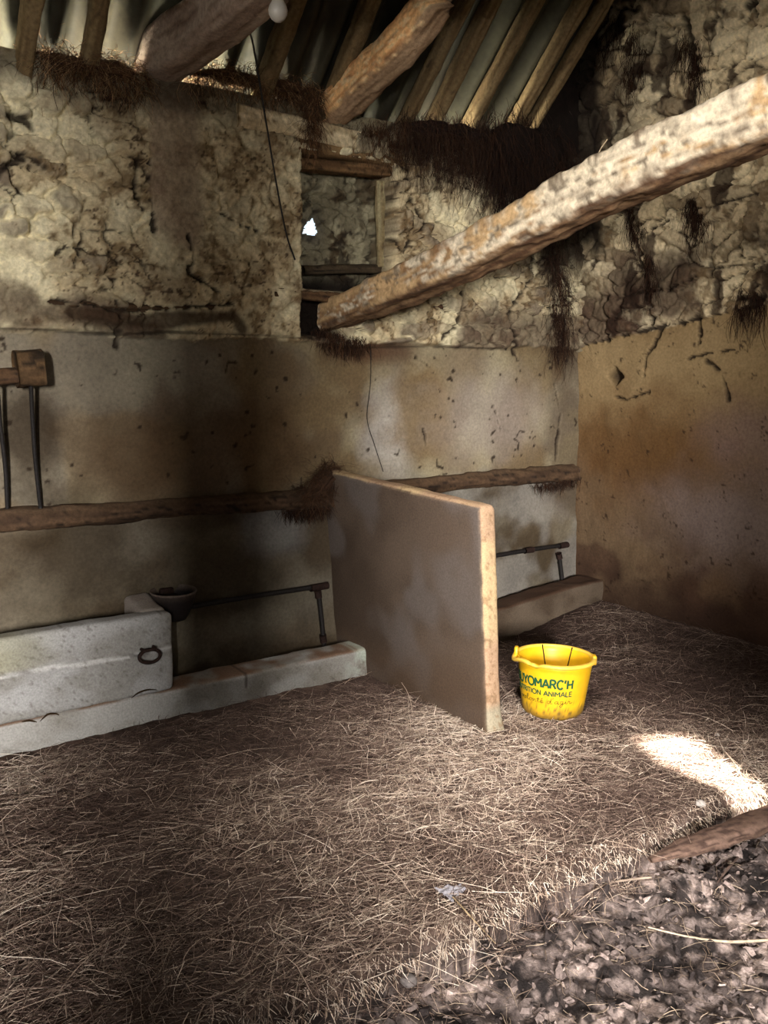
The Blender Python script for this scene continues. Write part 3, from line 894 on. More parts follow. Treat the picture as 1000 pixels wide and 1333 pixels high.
mz = float(on_plane(222, 797, (.045, 1, 0), 3.515)[2]); mx = float(on_plane(226, 840, (.045, 1, 0), 3.515)[0])
man = empty('manger', (0.5, 3.52, .145), 'bluish grey cast concrete manger wall with an iron tie ring on its face', 'manger')
V, Q, N = roundbox((-.45, 0, .14), (mx, .095, mz), .010, .022, .005, 12, 420)
V = along(V, 3.515)
j1 = np.abs(V[:, 2] - (.335 + .006 * np.sin(V[:, 0] * 9)) - (fbm(V[:, 0] * 20, 0 * V[:, 0], 2, 424) - .5) * .012)
c = conc_col(V, N, (158, 156, 153), (134, 131, 125), (100, 93, 83), 421)
c = mix(c, lin(150, 146, 116), sstep(.33, .37, V[:, 2]) * sstep(1.05, .7, V[:, 0]) * .6)
c = mix(c, lin(206, 202, 198), (1 - sstep(.004, .012, j1)) * .6)
c = mix(c, lin(64, 58, 52), (1 - sstep(.002, .005, np.abs(j1 - .007))) * sstep(.45, .6, fbm(V[:, 0] * 6, 0 * V[:, 0], 2, 428)) * (N[:, 1] < -.5) * .8)
c = mix(c, lin(70, 60, 52), sstep(.68, .78, fbm(V[:, 0] * 90 + V[:, 2] * 31, V[:, 2] * 90 - V[:, 0] * 17, 3, 429)) * .5)
mesh_np('front_wall', V, Q, m_conc, c, parent=man)
V, Q, N = roundbox((mx - .125, .05, .14), (mx - .002, .262, mz + .004), .010, .03, .005, 12, 430)
V[:, 2] += np.where(V[:, 2] > .3, (V[:, 1] - .05) * .16, 0)
V = along(V, 3.515)
c = conc_col(V, N, (150, 140, 130), (128, 116, 106), (80, 68, 58), 431)
mesh_np('end_return', V, Q, m_conc, c, parent=man)
# dark ragged cracks along the foot of the manger are part of its face
for k, (pp) in enumerate([[(28, 940), (38, 938), (48, 940)], [(52, 939), (62, 930), (72, 929), (77, 931)], [(171, 909), (180, 902), (192, 898), (204, 898)]]):
    pts = [on_plane(a, b, (.045, 1, 0), 3.512) for a, b in pp]
    tube('crack', pts, .0042, m_dark, man, 6, .01, (.3, 1, 1, .4))
tr = on_plane(192, 848, (.045, 1, 0), 3.51)
ring = []
for a in np.linspace(0, 2 * np.pi, 33)[:-1]:
    ring.append((tr[0] + .046 * math.cos(a), tr[1] - .020 - .006 * (1 - math.sin(a)), tr[2] - .014 + .027 * math.sin(a)))
V, Fc, inf = sweep(ring + [ring[0]], .0075, .0075, .006, 10, 2.0, .002, 433, up=(0, 1, .01))
rg = mesh_np('tie_ring', V, Fc, m_rust, wood_col(inf, (30, 25, 23), (46, 35, 29), (18, 16, 15), 3), parent=man)
rg['label'] = 'black rusty iron tie ring'
st_p = [tr + np.array([-.026, .03, .012]), tr + np.array([-.022, -.030, .016]), tr + np.array([.004, -.036, .018]), tr + np.array([.024, -.03, .018]), tr + np.array([.028, .03, .014])]
tube('staple', st_p, .007, m_rust, rg, 8, .008)

# partition slab between the stalls
pz_f = float(on_plane(635, 652, (1, 0, 0), 2.50)[2]); pz_b = float(on_plane(440, 608, (1, 0, 0), 2.50)[2])
V, Q, N = roundbox((2.50, 2.52, -.05), (2.592, 3.70, 1.0), .011, .028, .006, 7, 440)
tz = sstep(.1, 1.0, V[:, 2])
V[:, 2] = np.where(V[:, 2] > .02, V[:, 2] * np.interp(V[:, 1], [2.5, 3.6], [pz_f, pz_b]), V[:, 2])
topf = sstep(.82, 1.0, V[:, 2]) * sstep(2.62, 2.49, V[:, 1])
V[:, 0] -= .028 + V[:, 2] * .088
rag = (fbm(V[:, 1] * 16, V[:, 2] * 16, 3, 446) - .5)
foot = sstep(.12, 0, V[:, 2]) * sstep(2.7, 2.5, V[:, 1])
V[:, 1] -= foot * .015; V[:, 0] += foot * N[:, 0] * .015
a = fbm(V[:, 1] * 2.2, V[:, 2] * 2.2, 4, 441); b = fbm(V[:, 1] * 63 + V[:, 0] * 60, V[:, 2] * 60, 3, 442)
c = mix(np.ones((len(V), 1)) * lin(88, 74, 62), lin(70, 57, 46), sstep(.35, .65, a))
c = mix(c, lin(98, 90, 85), sstep(.5, .65, fbm(V[:, 1] * 3 + 5, V[:, 2] * 3, 3, 443)) * .6)
c = mix(c, lin(74, 56, 40), sstep(.35, .05, V[:, 2] + (a - .5) * .3) * .6)
bare = np.maximum(sstep(-.45, -.75, N[:, 1] + rag * .3), sstep(.45, .75, N[:, 2] + rag * .3))
cb = mix(np.ones((len(V), 1)) * lin(184, 158, 120), lin(168, 138, 110), sstep(.4, .6, fbm(V[:, 2] * 6, V[:, 1] * 6, 3, 444)))
cb = mix(cb, lin(150, 140, 118), sstep(.16, .1, V[:, 2]))
cb = mix(cb, lin(120, 92, 64), sstep(.62, .7, b) * .6)
c = mix(c, cb, bare)
o = mesh_np('stall_partition', V, Q, m_conc, c)
tag(o, 'upright concrete stall divider with worn tan edges standing in the straw', 'partition', None, 'thing')

# ------------------------------------------------------------------ timber ledges on the wall


def ledge(px0, px1, lab, seed, endpx, rpx):
    a = bw(*px0, .035); b_ = bw(*px1, .035); m_ = (a + b_) / 2 + np.array([0, 0, .006])
    V, Fc, inf = sweep([a, (a + m_) / 2 + np.array([0, 0, -.004]), m_, (m_ + b_) / 2, b_], .058, .046, .014, 22, 2.6, .012, seed)
    c = wood_col(inf, (84, 64, 46), (62, 46, 33), (34, 25, 18), seed, darkamt=.4)
    c = mix(c, lin(104, 84, 64), sstep(.5, .9, inf[2]) * .5)
    o = mesh_np('timber_ledge', V, Fc, m_wood, c)
    return tag(o, lab, 'ledge', 'timber ledges along the back wall', 'thing')


ledge((-60, 682), (428, 648), 'long dirt-covered timber ledge on the wall above the manger, under the two iron bars', 450, None, 0)
ledge((455, 640), (748, 615), 'dirt-covered timber ledge in the corner behind the partition', 460, None, 0)

# ------------------------------------------------------------------ beams


def beam(pts, hw, hh, label, seed, colfn, power=5, disp=.008, twist=0, taper=None, step=.012, nr=44, rough=16.0):
    V, Fc, inf = sweep(pts, hw, hh, step, nr, power, disp, seed, twist, taper=taper, rough=rough)
    A, TH_, nz = inf
    g1 = fbm(A * 5, np.cos(TH_) * 3 + np.sin(TH_) * 2, 4, seed + 1); g2 = fbm(A * 26, np.cos(TH_) * 9 + np.sin(TH_) * 7, 4, seed + 2)
    g3 = fbm(A * 7, np.cos(TH_) * 22 + np.sin(TH_) * 18, 4, seed + 3)
    c = colfn(A, np.degrees((TH_ + np.pi) % (2 * np.pi) - np.pi), nz, g1, g2, g3)
    return tag(mesh_np('roof_beam', V, Fc, m_wood, c), label, 'beam', None, 'thing')


def col_big(A, th, nz, g1, g2, g3):
    one = np.ones((len(A), 1))
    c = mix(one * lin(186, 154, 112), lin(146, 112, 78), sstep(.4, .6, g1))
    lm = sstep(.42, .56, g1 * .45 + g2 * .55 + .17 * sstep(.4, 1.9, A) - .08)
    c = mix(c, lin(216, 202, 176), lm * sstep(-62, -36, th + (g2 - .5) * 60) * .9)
    c = mix(c, lin(112, 86, 62), sstep(-30, -55, th + (g2 - .5) * 50) * .85)  # lower face coloured darker, its shade put into the timber
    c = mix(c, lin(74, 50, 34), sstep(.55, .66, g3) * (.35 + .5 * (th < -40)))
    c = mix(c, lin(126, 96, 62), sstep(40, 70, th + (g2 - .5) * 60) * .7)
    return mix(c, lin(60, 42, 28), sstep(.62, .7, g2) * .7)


def col_tie(A, th, nz, g1, g2, g3):
    one = np.ones((len(A), 1))
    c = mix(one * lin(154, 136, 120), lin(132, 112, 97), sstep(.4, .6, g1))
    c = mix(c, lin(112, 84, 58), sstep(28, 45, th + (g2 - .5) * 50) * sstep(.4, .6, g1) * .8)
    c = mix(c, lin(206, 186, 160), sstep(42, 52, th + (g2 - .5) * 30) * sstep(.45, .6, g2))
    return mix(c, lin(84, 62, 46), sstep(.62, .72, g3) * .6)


def col_curved(A, th, nz, g1, g2, g3):
    one = np.ones((len(A), 1))
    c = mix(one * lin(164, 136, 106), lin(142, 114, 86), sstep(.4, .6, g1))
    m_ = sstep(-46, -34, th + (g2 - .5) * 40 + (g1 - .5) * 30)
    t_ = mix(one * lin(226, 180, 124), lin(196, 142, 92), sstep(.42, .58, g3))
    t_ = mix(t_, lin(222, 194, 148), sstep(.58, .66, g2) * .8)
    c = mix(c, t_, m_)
    return mix(c, lin(80, 54, 34), sstep(.64, .74, g3) * .5)


b0 = bw(428, 414, -.06)
b1 = at_depth(585, 345, 3.60); b2 = at_depth(790, 240, 2.98); b3 = at_depth(1000, 150, 2.52)
dirb = (b3 - b2) / np.linalg.norm(b3 - b2)
b4 = b3 + dirb * 1.2 + np.array([0, 0, -.02]); b5 = np.array([b4[0] + .35, FY + .15, 2.85])
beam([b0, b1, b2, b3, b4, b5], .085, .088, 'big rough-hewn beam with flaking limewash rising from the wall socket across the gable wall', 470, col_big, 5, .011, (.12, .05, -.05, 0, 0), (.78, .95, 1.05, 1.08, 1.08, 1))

c0 = bw(215, 92, -.10) + np.array([0, 0, .02]); X1b = c0[0]
c1 = on_plane(305, 8, (1, 0, 0), X1b + .02); c2 = on_plane(430, -95, (1, 0, 0), X1b + .04)
c3 = c2 + (c2 - c1) * 2.2
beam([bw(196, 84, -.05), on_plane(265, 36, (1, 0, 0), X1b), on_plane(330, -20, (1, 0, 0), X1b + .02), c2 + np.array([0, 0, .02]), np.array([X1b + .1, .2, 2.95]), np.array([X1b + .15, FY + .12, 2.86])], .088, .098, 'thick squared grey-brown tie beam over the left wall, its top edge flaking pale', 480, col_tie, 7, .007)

X2 = float(bw(430, 150)[0])
q = [(428, 148), (470, 106), (520, 62), (560, 10), (590, -50)]
pp = [bw(422, 156, -.05)] + [on_plane(a, b, (1, 0, 0), X2 + .03 + .02 * i) for i, (a, b) in enumerate(q[1:])]
pp[1] = on_plane(470, 108, (1, 0, 0), X2 + .04)
last = pp[-1]
pp += [np.array([last[0] + .03, RID + .55, last[2] + .52])]
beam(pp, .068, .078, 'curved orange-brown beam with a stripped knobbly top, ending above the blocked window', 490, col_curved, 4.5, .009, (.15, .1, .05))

# ------------------------------------------------------------------ window timbers


def plank(p0, p1, hw, hh, name, lab, cat, cols, seed, lime=None, power=8, disp=.006, up=(0, 0, 1), group=None, limeamt=.45):
    p0 = np.array(p0); p1 = np.array(p1)
    V, Fc, inf = sweep([p0, (p0 + p1) / 2 + np.array([0, 0, .002]), p1], hw, hh, .014, 20, power, disp, seed, up=up)
    o = mesh_np(name, V, Fc, m_wood, wood_col(inf, *cols, seed, lime, limeamt, .35))
    return tag(o, lab, cat, group, 'thing')


plank(bw(304, 152, .012), bw(462, 184, .012), .05, .046, 'lintel', 'pale limewashed lintel board above the blocked window, its square end showing', 'lintel', ((206, 188, 152), (184, 164, 128), (120, 96, 66)), 500, (224, 208, 172))
plank(bw(382, 190, -.015), bw(546, 214, -.015), .055, .034, 'lintel', 'upper brown lintel timber over the window recess', 'lintel', ((140, 114, 80), (116, 90, 60), (64, 46, 30)), 510)
plank(bw(384, 214, -.035), bw(544, 229, -.035), .05, .028, 'lintel', 'dark lower lintel timber directly over the rubble-filled window', 'lintel', ((118, 90, 60), (90, 66, 42), (50, 36, 24)), 520)
plank(bw(497, 236, -.05), bw(500, 348, -.05), .036, .016, 'window_post', 'narrow pale upright board at the right side of the blocked window', 'post', ((150, 138, 104), (128, 112, 80), (84, 66, 44)), 530, up=(0, 1, 0))
plank(bw(354, 380, .005), bw(470, 392, .01), .030, .024, 'sill_timber', 'short dark timber stub poking from the wall left of the big beam end', 'timber', ((98, 74, 50), (72, 52, 36), (40, 28, 20)), 540, power=4)
plank(bw(392, 352, -.09), bw(505, 350, -.09), .04, .022, 'sill_board', 'dark rotten board lying at the foot of the blocked window', 'board', ((70, 58, 42), (52, 42, 30), (30, 24, 18)), 550, power=5)
plank(bw(560, 400, .0), bw(672, 352, .0) * 0 + bw(640, 396, .0), .03, .018, 'embedded_lath', 'thin dark timber strip set in the rubble below the big beam', 'timber', ((78, 56, 40), (58, 42, 30), (34, 24, 18)), 552, power=5)
plank(bw(60, 398, -.005), bw(304, 402, -.005), .03, .018, 'embedded_lath', 'long rotten dark lath set in the left rubble just over the smooth render', 'timber', ((82, 62, 42), (60, 44, 30), (34, 26, 18)), 556, power=5, disp=.014)

# ------------------------------------------------------------------ hay rack at the left edge
hrz = bw(38, 480, .17)
rack = empty('hay_rack', hrz, 'remains of a wooden hay rack at the left edge with two bent iron bars', 'rack')
e0 = bw(-70, 496, .17); e1 = bw(30, 489, .17)
V, Fc, inf = sweep([e0, (e0 + e1) / 2, e1], .04, .030, .014, 20, 4, .008, 560)
mesh_np('rail', V, Fc, m_wood, wood_col(inf, (84, 62, 42), (64, 46, 32), (36, 26, 18), 560), parent=rack)
f0 = bw(20, 480, .17); f1_ = bw(55, 478, .17)
V, Fc, inf = sweep([f0, (f0 + f1_) / 2, f1_], .055, .066, .01, 24, 6, .008, 561)
mesh_np('rail_block', V, Fc, m_wood, wood_col(inf, (92, 70, 46), (70, 52, 34), (40, 30, 20), 561, (140, 120, 90), .3), parent=rack)
for pts in ([(40, 494), (42, 540), (46, 600), (53, 664)], [(-4, 494), (0, 550), (7, 610), (10, 670)]):
    n_ = len(pts)
    tube('bar', [bw(a, b, .17 - .125 * i / (n_ - 1)) for i, (a, b) in enumerate(pts)], .0085, m_iron, rack, 10)

# ------------------------------------------------------------------ water pipes and drinking bowl


def pipe_obj(lab, hpts, vpts, coup, r=.0125):
    e = empty('water_pipe', bw(*hpts[-1], .05), lab, 'pipe', 'black water pipes low on the back wall')
    run = tube('pipe_run', [bw(a, b, .05) for a, b in hpts], r, m_iron, e, 12)
    drop = tube('drop_pipe', [bw(a, b, .05) for a, b in vpts], r, m_iron, e, 12)
    for (a, b), (c_, d_) in coup:
        tube('coupling', [bw(a, b, .05), bw(c_, d_, .05)], r * 1.45, m_rust, run if c_ == coup[0][1][0] else drop, 12, .01)
    return e


pipe_obj('black water pipe running from the drinking bowl to a drop beside the partition', [(236, 792), (300, 781), (424, 762)], [(414, 764), (418, 800), (422, 840)], [((404, 766), (427, 762)), ((413.6, 768), (415, 778)), ((420, 826), (421.5, 836))])
pipe_obj('black water pipe in the corner behind the partition, above the brown curb', [(630, 726), (690, 716), (738, 709)], [(728, 722), (731, 745), (734, 778)], [((683, 717), (694, 715.5)), ((728, 711), (739, 709)), ((727.5, 720), (729, 727))])

bc = bw(226, 779, .10)
bowl = empty('drinking_bowl', bc, 'dark rusty cast iron drinking bowl behind the end of the manger', 'drinker')
prof = [(.015, -.10), (.055, -.095), (.078, -.05), (.094, .0), (.102, .028), (.106, .034), (.104, .040), (.098, .038), (.090, .01), (.070, -.045), (.04, -.075), (.004, -.08)]
V, Q, th = lathe(prof, 48)
V = V.reshape(-1, 3) + bc
cc = np.ones((len(V), 1)) * lin(30, 22, 20)
rimm = sstep(.024, .034, V[:, 2] - bc[2]); cc = mix(cc, lin(120, 104, 92), rimm * .7)
m_bowl = surf('bowl_iron', .7, .5, 70, .4, spec=.4)
mesh_np('bowl', V, Q, m_bowl, cc, parent=bowl)
V, Q, N = roundbox((-.045, -.03, -.03), (.045, .06, -.004), .012, .012, .004, 20, 571)
mesh_np('water_paddle', V + bc + np.array([-.0, .02, .01]), Q, m_rust, parent=bowl)
V, Q, N = roundbox((-.035, .06, -.06), (.035, .105, .034), .012, .012, .004, 20, 572)
mesh_np('valve_box', V + bc, Q, m_rust, parent=bowl)

# ------------------------------------------------------------------ yellow bucket
BC = np.array([2.898, 2.545, 0.0]); BC[2] = float(floor_h(BC[0], BC[1])[0]) - .004
RB, RT, HB = .136, .170, .262
bucket = empty('feed_bucket', BC, 'yellow plastic feed bucket with green lettering standing in the straw beside the partition', 'bucket')
prof = [(.002, .0), (RB - .012, .0), (RB - .003, .004), (RB, .014)]
for t_ in np.linspace(.08, .86, 14): prof.append((RB + (RT - RB) * t_, HB * t_))
prof += [(RT - .002, HB * .90), (RT + .0, HB * .955)]
ni = len(prof)
prof += [(RT - .004, HB * .97)]
for t_ in np.linspace(.95, .05, 14): prof.append((RB + (RT - RB) * t_ - .005, HB * t_ + .003))
prof += [(.002, .012)]
NB = 144
V, Q, th = lathe(prof, NB)
V = V.copy()
tilt = Matrix.Rotation(math.radians(2.2), 3, 'Y') @ Matrix.Rotation(math.radians(-1.5), 3, 'X')
TB = np.array(tilt)
toC = math.atan2(-BC[1], -BC[0])                     # direction from the bucket to the viewer


def ang_at(deg): return toC + math.radians(deg)


def yel_col(V):
    a = fbm(np.arctan2(V[:, 1], V[:, 0]) * 5, V[:, 2] * 18, 4, 600); b = fbm(np.arctan2(V[:, 1], V[:, 0]) * 22, V[:, 2] * 80, 3, 603)
    c = np.ones((len(V), 1)) * lin(226, 176, 24)
    c = mix(c, lin(214, 160, 30), sstep(.45, .7, a) * .5)
    c = mix(c, lin(92, 68, 34), sstep(.6, .72, b) * sstep(.5, .15, V[:, 2] / HB) * .8)
    c = mix(c, lin(84, 62, 38), sstep(.06, .0, V[:, 2] - .012 + (a - .5) * .06) * .75)
    return c


Vf = V.reshape(-1, 3)
bucket_body = mesh_np('body', Vf @ TB.T + BC, Q, m_yel, yel_col(Vf), parent=bucket)
# rolled rim with a bite broken out at the front left
rp = [(RT - .003, HB * .945), (RT + .007, HB * .94), (RT + .013, HB * .955), (RT + .014, HB * .985), (RT + .009, HB * 1.004), (RT - .001, HB * 1.008), (RT - .006, HB * .995), (RT - .006, HB * .96), (RT - .003, HB * .945)]
V, Q, th = lathe(rp, NB)
rel = (np.degrees(th - toC) + 180) % 360 - 180
bite = np.exp(-((rel + 27) / 7.0) ** 2) * 1.0 + .6 * np.exp(-((rel + 38) / 4.0) ** 2)
flare = np.exp(-((rel + 80) / 16.0) ** 2)
V = V.copy()
zz = V[..., 2]
V[..., 2] = zz - bite[None] * .012 * (zz > HB * .95)
rr_ = np.hypot(V[..., 0], V[..., 1])
k = 1 - bite[None] * .010 / rr_ + flare[None] * .012 / rr_
V[..., 0] *= k; V[..., 1] *= k
V[..., 2] -= flare[None] * .018
Vf = V.reshape(-1, 3); cc = yel_col(Vf); cc = mix(cc, lin(244, 214, 120), .3 * np.ones(len(Vf)))
ro = mesh_np('rim', Vf @ TB.T + BC, Q, m_yel, cc, parent=bucket)
# upstanding ears for the handle
for deg, eh in ((-92, .026), (96, .012)):
    a = ang_at(deg)
    V, Q, N = roundbox((-.008, -.022, -.03), (.010, .022, eh), .006, .006, .0, 10, 610)
    V[:, 1] *= 1 - .35 * sstep(0, .034, V[:, 2])
    R3 = np.array(Matrix.Rotation(a, 3, 'Z'))
    V = V @ R3.T + np.array([(RT + .004) * math.cos(a), (RT + .004) * math.sin(a), HB * .99])
    mesh_np('handle_ear', V @ TB.T + BC, Q, m_yel, yel_col(V), parent=bucket)
# dark splits down the inside
for d0, d1, zb in ((152, 158, .19), (-158, -165, .19)):
    pts = []
    for t_ in np.linspace(0, 1, 5):
        a = ang_at(d0 + (d1 - d0) * t_); z = HB * (1 - t_) + zb * t_ * .75 - .0
        rr = RB + (RT - RB) * z / HB - .006
        pts.append(np.array([rr * math.cos(a), rr * math.sin(a), z]) @ TB.T + BC)
    sp = tube('split', pts, .0028, m_dark, bucket, 6, .01)
    sp['label'] = 'dark split inside'


BLOCK = {
    'G': ([[(.78, .82), (.5, 1), (.2, .88), (.06, .5), (.2, .12), (.5, 0), (.78, .12)], [(.78, .10), (.78, .46)], [(.5, .46), (.8, .46)]], .95),
    'U': ([[(.08, 1), (.08, .35), (.2, .05), (.42, 0), (.62, .05), (.74, .35), (.74, 1)]], .92),
    'Y': ([[(.02, 1), (.40, .48)], [(.78, 1), (.40, .48)], [(.40, .5), (.40, 0)]], .86),
    'O': ([[(.5, 1), (.18, .86), (.06, .5), (.18, .14), (.5, 0), (.82, .14), (.94, .5), (.82, .86), (.5, 1)]], 1.08),
    'M': ([[(.08, 0), (.08, .98)], [(.08, .98), (.48, .38)], [(.48, .38), (.88, .98)], [(.88, .98), (.88, 0)]], 1.06),
    'A': ([[(.02, 0), (.42, 1)], [(.42, 1), (.82, 0)], [(.18, .34), (.66, .34)]], .92),
    'R': ([[(.08, 0), (.08, 1)], [(.08, 1), (.5, .98), (.68, .76), (.5, .52), (.08, .5)], [(.40, .5), (.74, 0)]], .86),
    'C': ([[(.76, .84), (.5, 1), (.2, .88), (.06, .5), (.2, .12), (.5, 0), (.76, .16)]], .86),
    "'": ([[(.20, 1.05), (.15, .66)]], .42),
    'H': ([[(.08, 0), (.08, 1)], [(.72, 0), (.72, 1)], [(.08, .5), (.72, .5)]], .9),
    'N': ([[(.08, 0), (.08, 1)], [(.08, 1), (.70, 0)], [(.70, 0), (.70, 1)]], .88),
    'T': ([[(.02, .98), (.70, .98)], [(.36, .98), (.36, 0)]], .80),
    'I': ([[(.10, 0), (.10, 1)]], .30),
    'L': ([[(.08, 1), (.08, .02)], [(.06, .02), (.56, .02)]], .68),
    'E': ([[(.08, 0), (.08, 1)], [(.06, .98), (.58, .98)], [(.06, .5), (.52, .5)], [(.06, .02), (.58, .02)]], .74),
    ' ': ([], .45),
}


def block_text(body, z0, height, a_left, a_right, name, mat, wd, slope=.004):
    tot = sum(BLOCK[ch][1] for ch in body); x = 0.0; Vt = []; Ft = []
    for ch in body:
        g_, adv = BLOCK[ch]
        for st_ in g_:
            pts = []
            for a, b in st_:
                u = (x + a) / tot; an = toC + math.radians(a_left + (a_right - a_left) * u); z = z0 + height * b + slope * u
                rr = RB + (RT - RB) * z / HB + .0006
                pts.append(np.array([rr * math.cos(an), rr * math.sin(an), z]))
            am = math.atan2(pts[len(pts) // 2][1], pts[len(pts) // 2][0])
            v_, f_, _i = sweep(pts, wd, .0009, .002, 8, 3, 0, 0, up=(math.cos(am), math.sin(am), 0.0))
            Ft += [tuple(i + len(Vt) for i in f) for f in f_]; Vt += list(v_ @ TB.T + BC)
        x += adv
    return mesh_np(name, np.array(Vt), Ft, mat, smooth=False, parent=bucket_body)


l1 = block_text("GUYOMARC'H", .151, .040, -80, 33, 'lettering', m_ink, .0046)
l1['label'] = "bold green GUYOMARC'H lettering"
l2 = block_text('NUTRITION ANIMALE', .114, .022, -80, 33, 'lettering', m_ink, .0024)
l2['label'] = 'smaller green NUTRITION ANIMALE lettering'
# handwriting: "la volonte d'agir" as one running stroke per word piece (unit boxes, x advance)
hw = {
    'l': ([(0, .1), (.25, .5), (.38, 1.0), (.25, 1.15), (.18, .8), (.22, .2), (.35, 0), (.5, .1)], .5),
    'a': ([(.45, .5), (.2, .52), (.05, .25), (.18, 0), (.4, .2), (.48, .5), (.46, .15), (.55, 0), (.7, .1)], .68),
    'v': ([(0, .4), (.12, .5), (.25, 0), (.45, .5), (.6, .42)], .6),
    'o': ([(.3, .5), (.08, .35), (.12, .02), (.38, .05), (.45, .4), (.3, .5), (.6, .42)], .6),
    'n': ([(0, .4), (.1, .5), (.12, 0), (.3, .45), (.42, .45), (.44, .1), (.52, 0), (.64, .1)], .64),
    't': ([(.1, .2), (.28, 1.0), (.2, .2), (.28, 0), (.45, .1)], .45),
    'e': ([(.05, .22), (.35, .3), (.3, .52), (.1, .4), (.1, .08), (.3, 0), (.52, .15)], .5),
    'd': ([(.45, .5), (.15, .5), (.05, .2), (.2, 0), (.42, .25), (.6, 1.1), (.5, .2), (.56, 0), (.72, .1)], .72),
    'g': ([(.45, .5), (.15, .5), (.08, .2), (.25, .05), (.44, .3), (.46, .5), (.4, -.3), (.2, -.62), (.02, -.4), (.3, -.1), (.68, .15)], .68),
    'i': ([(0, .1), (.14, .5), (.14, .1), (.22, 0), (.36, .1)], .36),
    'r': ([(0, .1), (.14, .55), (.2, .42), (.4, .45), (.34, .1), (.44, 0), (.7, .25)], .6),
    "'": ([(.1, 1.2), (.04, .9)], .25),
}
strk = []; x = 0.0
for ch in "la volonte d'agir":
    if ch == ' ': x += .45; continue
    g_, adv = hw[ch]
    strk.append([(x + a, b) for a, b in g_])
    if ch == 't': strk.append([(x + .02, .62), (x + .42, .68)])
    if ch == 'e': strk.append([(x + .22, .72), (x + .4, .95)])
    if ch == 'i': strk.append([(x + .18, .72), (x + .2, .78)])
    x += adv
Vh = []; Fh = []
for s_ in strk:
    pts = []
    for a, b in s_:
        an = toC + math.radians(-88 + (33 + 88) * a / x); z = .078 + .024 * b + .010 * (a / x) - .004
        rr = RB + (RT - RB) * z / HB + .0014
        pts.append(np.array([rr * math.cos(an), rr * math.sin(an), z]) @ TB.T + BC)
    v_, f_, _i = sweep(pts, .0010, .0010, .0025, 5, 2, 0, 0)
    Fh += [tuple(i + len(Vh) for i in f) for f in f_]; Vh += list(v_)
l3 = mesh_np('handwriting', np.array(Vh), Fh, m_ink2, parent=bucket_body)
l3['label'] = "dark cursive writing ending in d'agir"

# ------------------------------------------------------------------ light bulb, cables
bp_ = at_depth(362, 15, 3.05)
bulb = empty('light_bulb', bp_, 'dusty pearl light bulb in a pale holder hanging under the corrugated sheets', 'light bulb')
pr = [(.002, -.035), (.012, -.033), (.024, -.024), (.032, -.010), (.034, .004), (.030, .018), (.022, .032), (.017, .045), (.016, .055)]
V, Q, th = lathe(pr, 32); mesh_np('glass_globe', V.reshape(-1, 3) + bp_, Q, m_glass, parent=bulb)
pr = [(.015, .045), (.026, .046), (.027, .085), (.022, .10), (.010, .115), (.004, .12)]
V, Q, th = lathe(pr, 32); mesh_np('lamp_holder', V.reshape(-1, 3) + bp_, Q, m_bake, parent=bulb)
ztop = float(roof_z(bp_[0], bp_[1])) - .02
tube('flex', [bp_ + np.array([0, 0, .118]), bp_ + np.array([.003, 0, .2]), np.array([bp_[0], bp_[1], ztop])], .0035, m_iron, bulb, 8)

p_top = at_depth(316, -4, 3.2)
cpts = [np.array([p_top[0] - .02, p_top[1] - .02, float(roof_z(p_top[0], p_top[1])) - .03]), p_top, bw(330, 60, .28), bw(345, 150, .15), bw(360, 240, .10), bw(373, 305, .07), bw(384, 338, .04)]
tag(tube('hanging_cord', cpts, .0042, m_iron, None, 8), 'long thin black cord hanging from the roof past the whitewashed wall to the window edge', 'cord')
tag(tube('thin_wire', [bw(482, 448, .045), bw(483, 476, .035), bw(482, 505, .04), bw(478, 545, .035), bw(488, 580, .03), bw(499, 614, .03)], .0018, m_iron, None, 6), 'fine dark wire trailing down the render to the partition top', 'wire')

# ------------------------------------------------------------------ nests, hay debris and cobwebs
BROWN = np.array([lin(116, 84, 56), lin(84, 58, 38), lin(58, 40, 27), lin(158, 126, 88)])
DARK = np.array([lin(44, 28, 18), lin(32, 20, 14), lin(60, 38, 24)])


def nest(name, lab, cat, path, spread, nst, pal, lens, hang=.3, seed=0, r=.0016, body=None):
    rg_ = np.random.default_rng(seed)
    P = resample(path, .02)
    i = rg_.integers(0, len(P), nst)
    st_ = P[i] + rg_.normal(0, 1, (nst, 3)) * np.array(spread)
    st_[:, 1] = np.minimum(st_[:, 1], yb(st_[:, 0]) - .02)
    d_ = rg_.normal(0, 1, (nst, 3)) * np.array([1, .5, .6]); d_[:, 2] -= hang * 2
    V, Q, C_ = strands(st_, d_, rg_.uniform(*lens, nst), rg_.uniform(r * .5, r, nst), pal[rg_.integers(0, len(pal), nst)], 4, .2, .5, rng=rg_)
    V[:, 1] = np.minimum(V[:, 1], yb(V[:, 0]) - .005)
    if body is not None:
        v_, f_, inf_ = sweep(path, body[0], body[1], .02, 18, 2.2, .03, seed, taper=(.4, 1, .9, 1.1, .4))
        C2 = pal[1][None] * (0.6 + .8 * fbm(inf_[0] * 30, np.cos(inf_[1]) * 6, 3, seed)[:, None])
        allf = [tuple(q) for q in Q] + [tuple(k_ + len(V) for k_ in f) for f in f_]
        o = mesh_np(name, np.vstack([V, v_]), allf, m_web, np.vstack([C_, C2]), False)
    else:
        o = mesh_np(name, V, Q, m_web, C_, False)
    return tag(o, lab, cat, None, 'stuff')


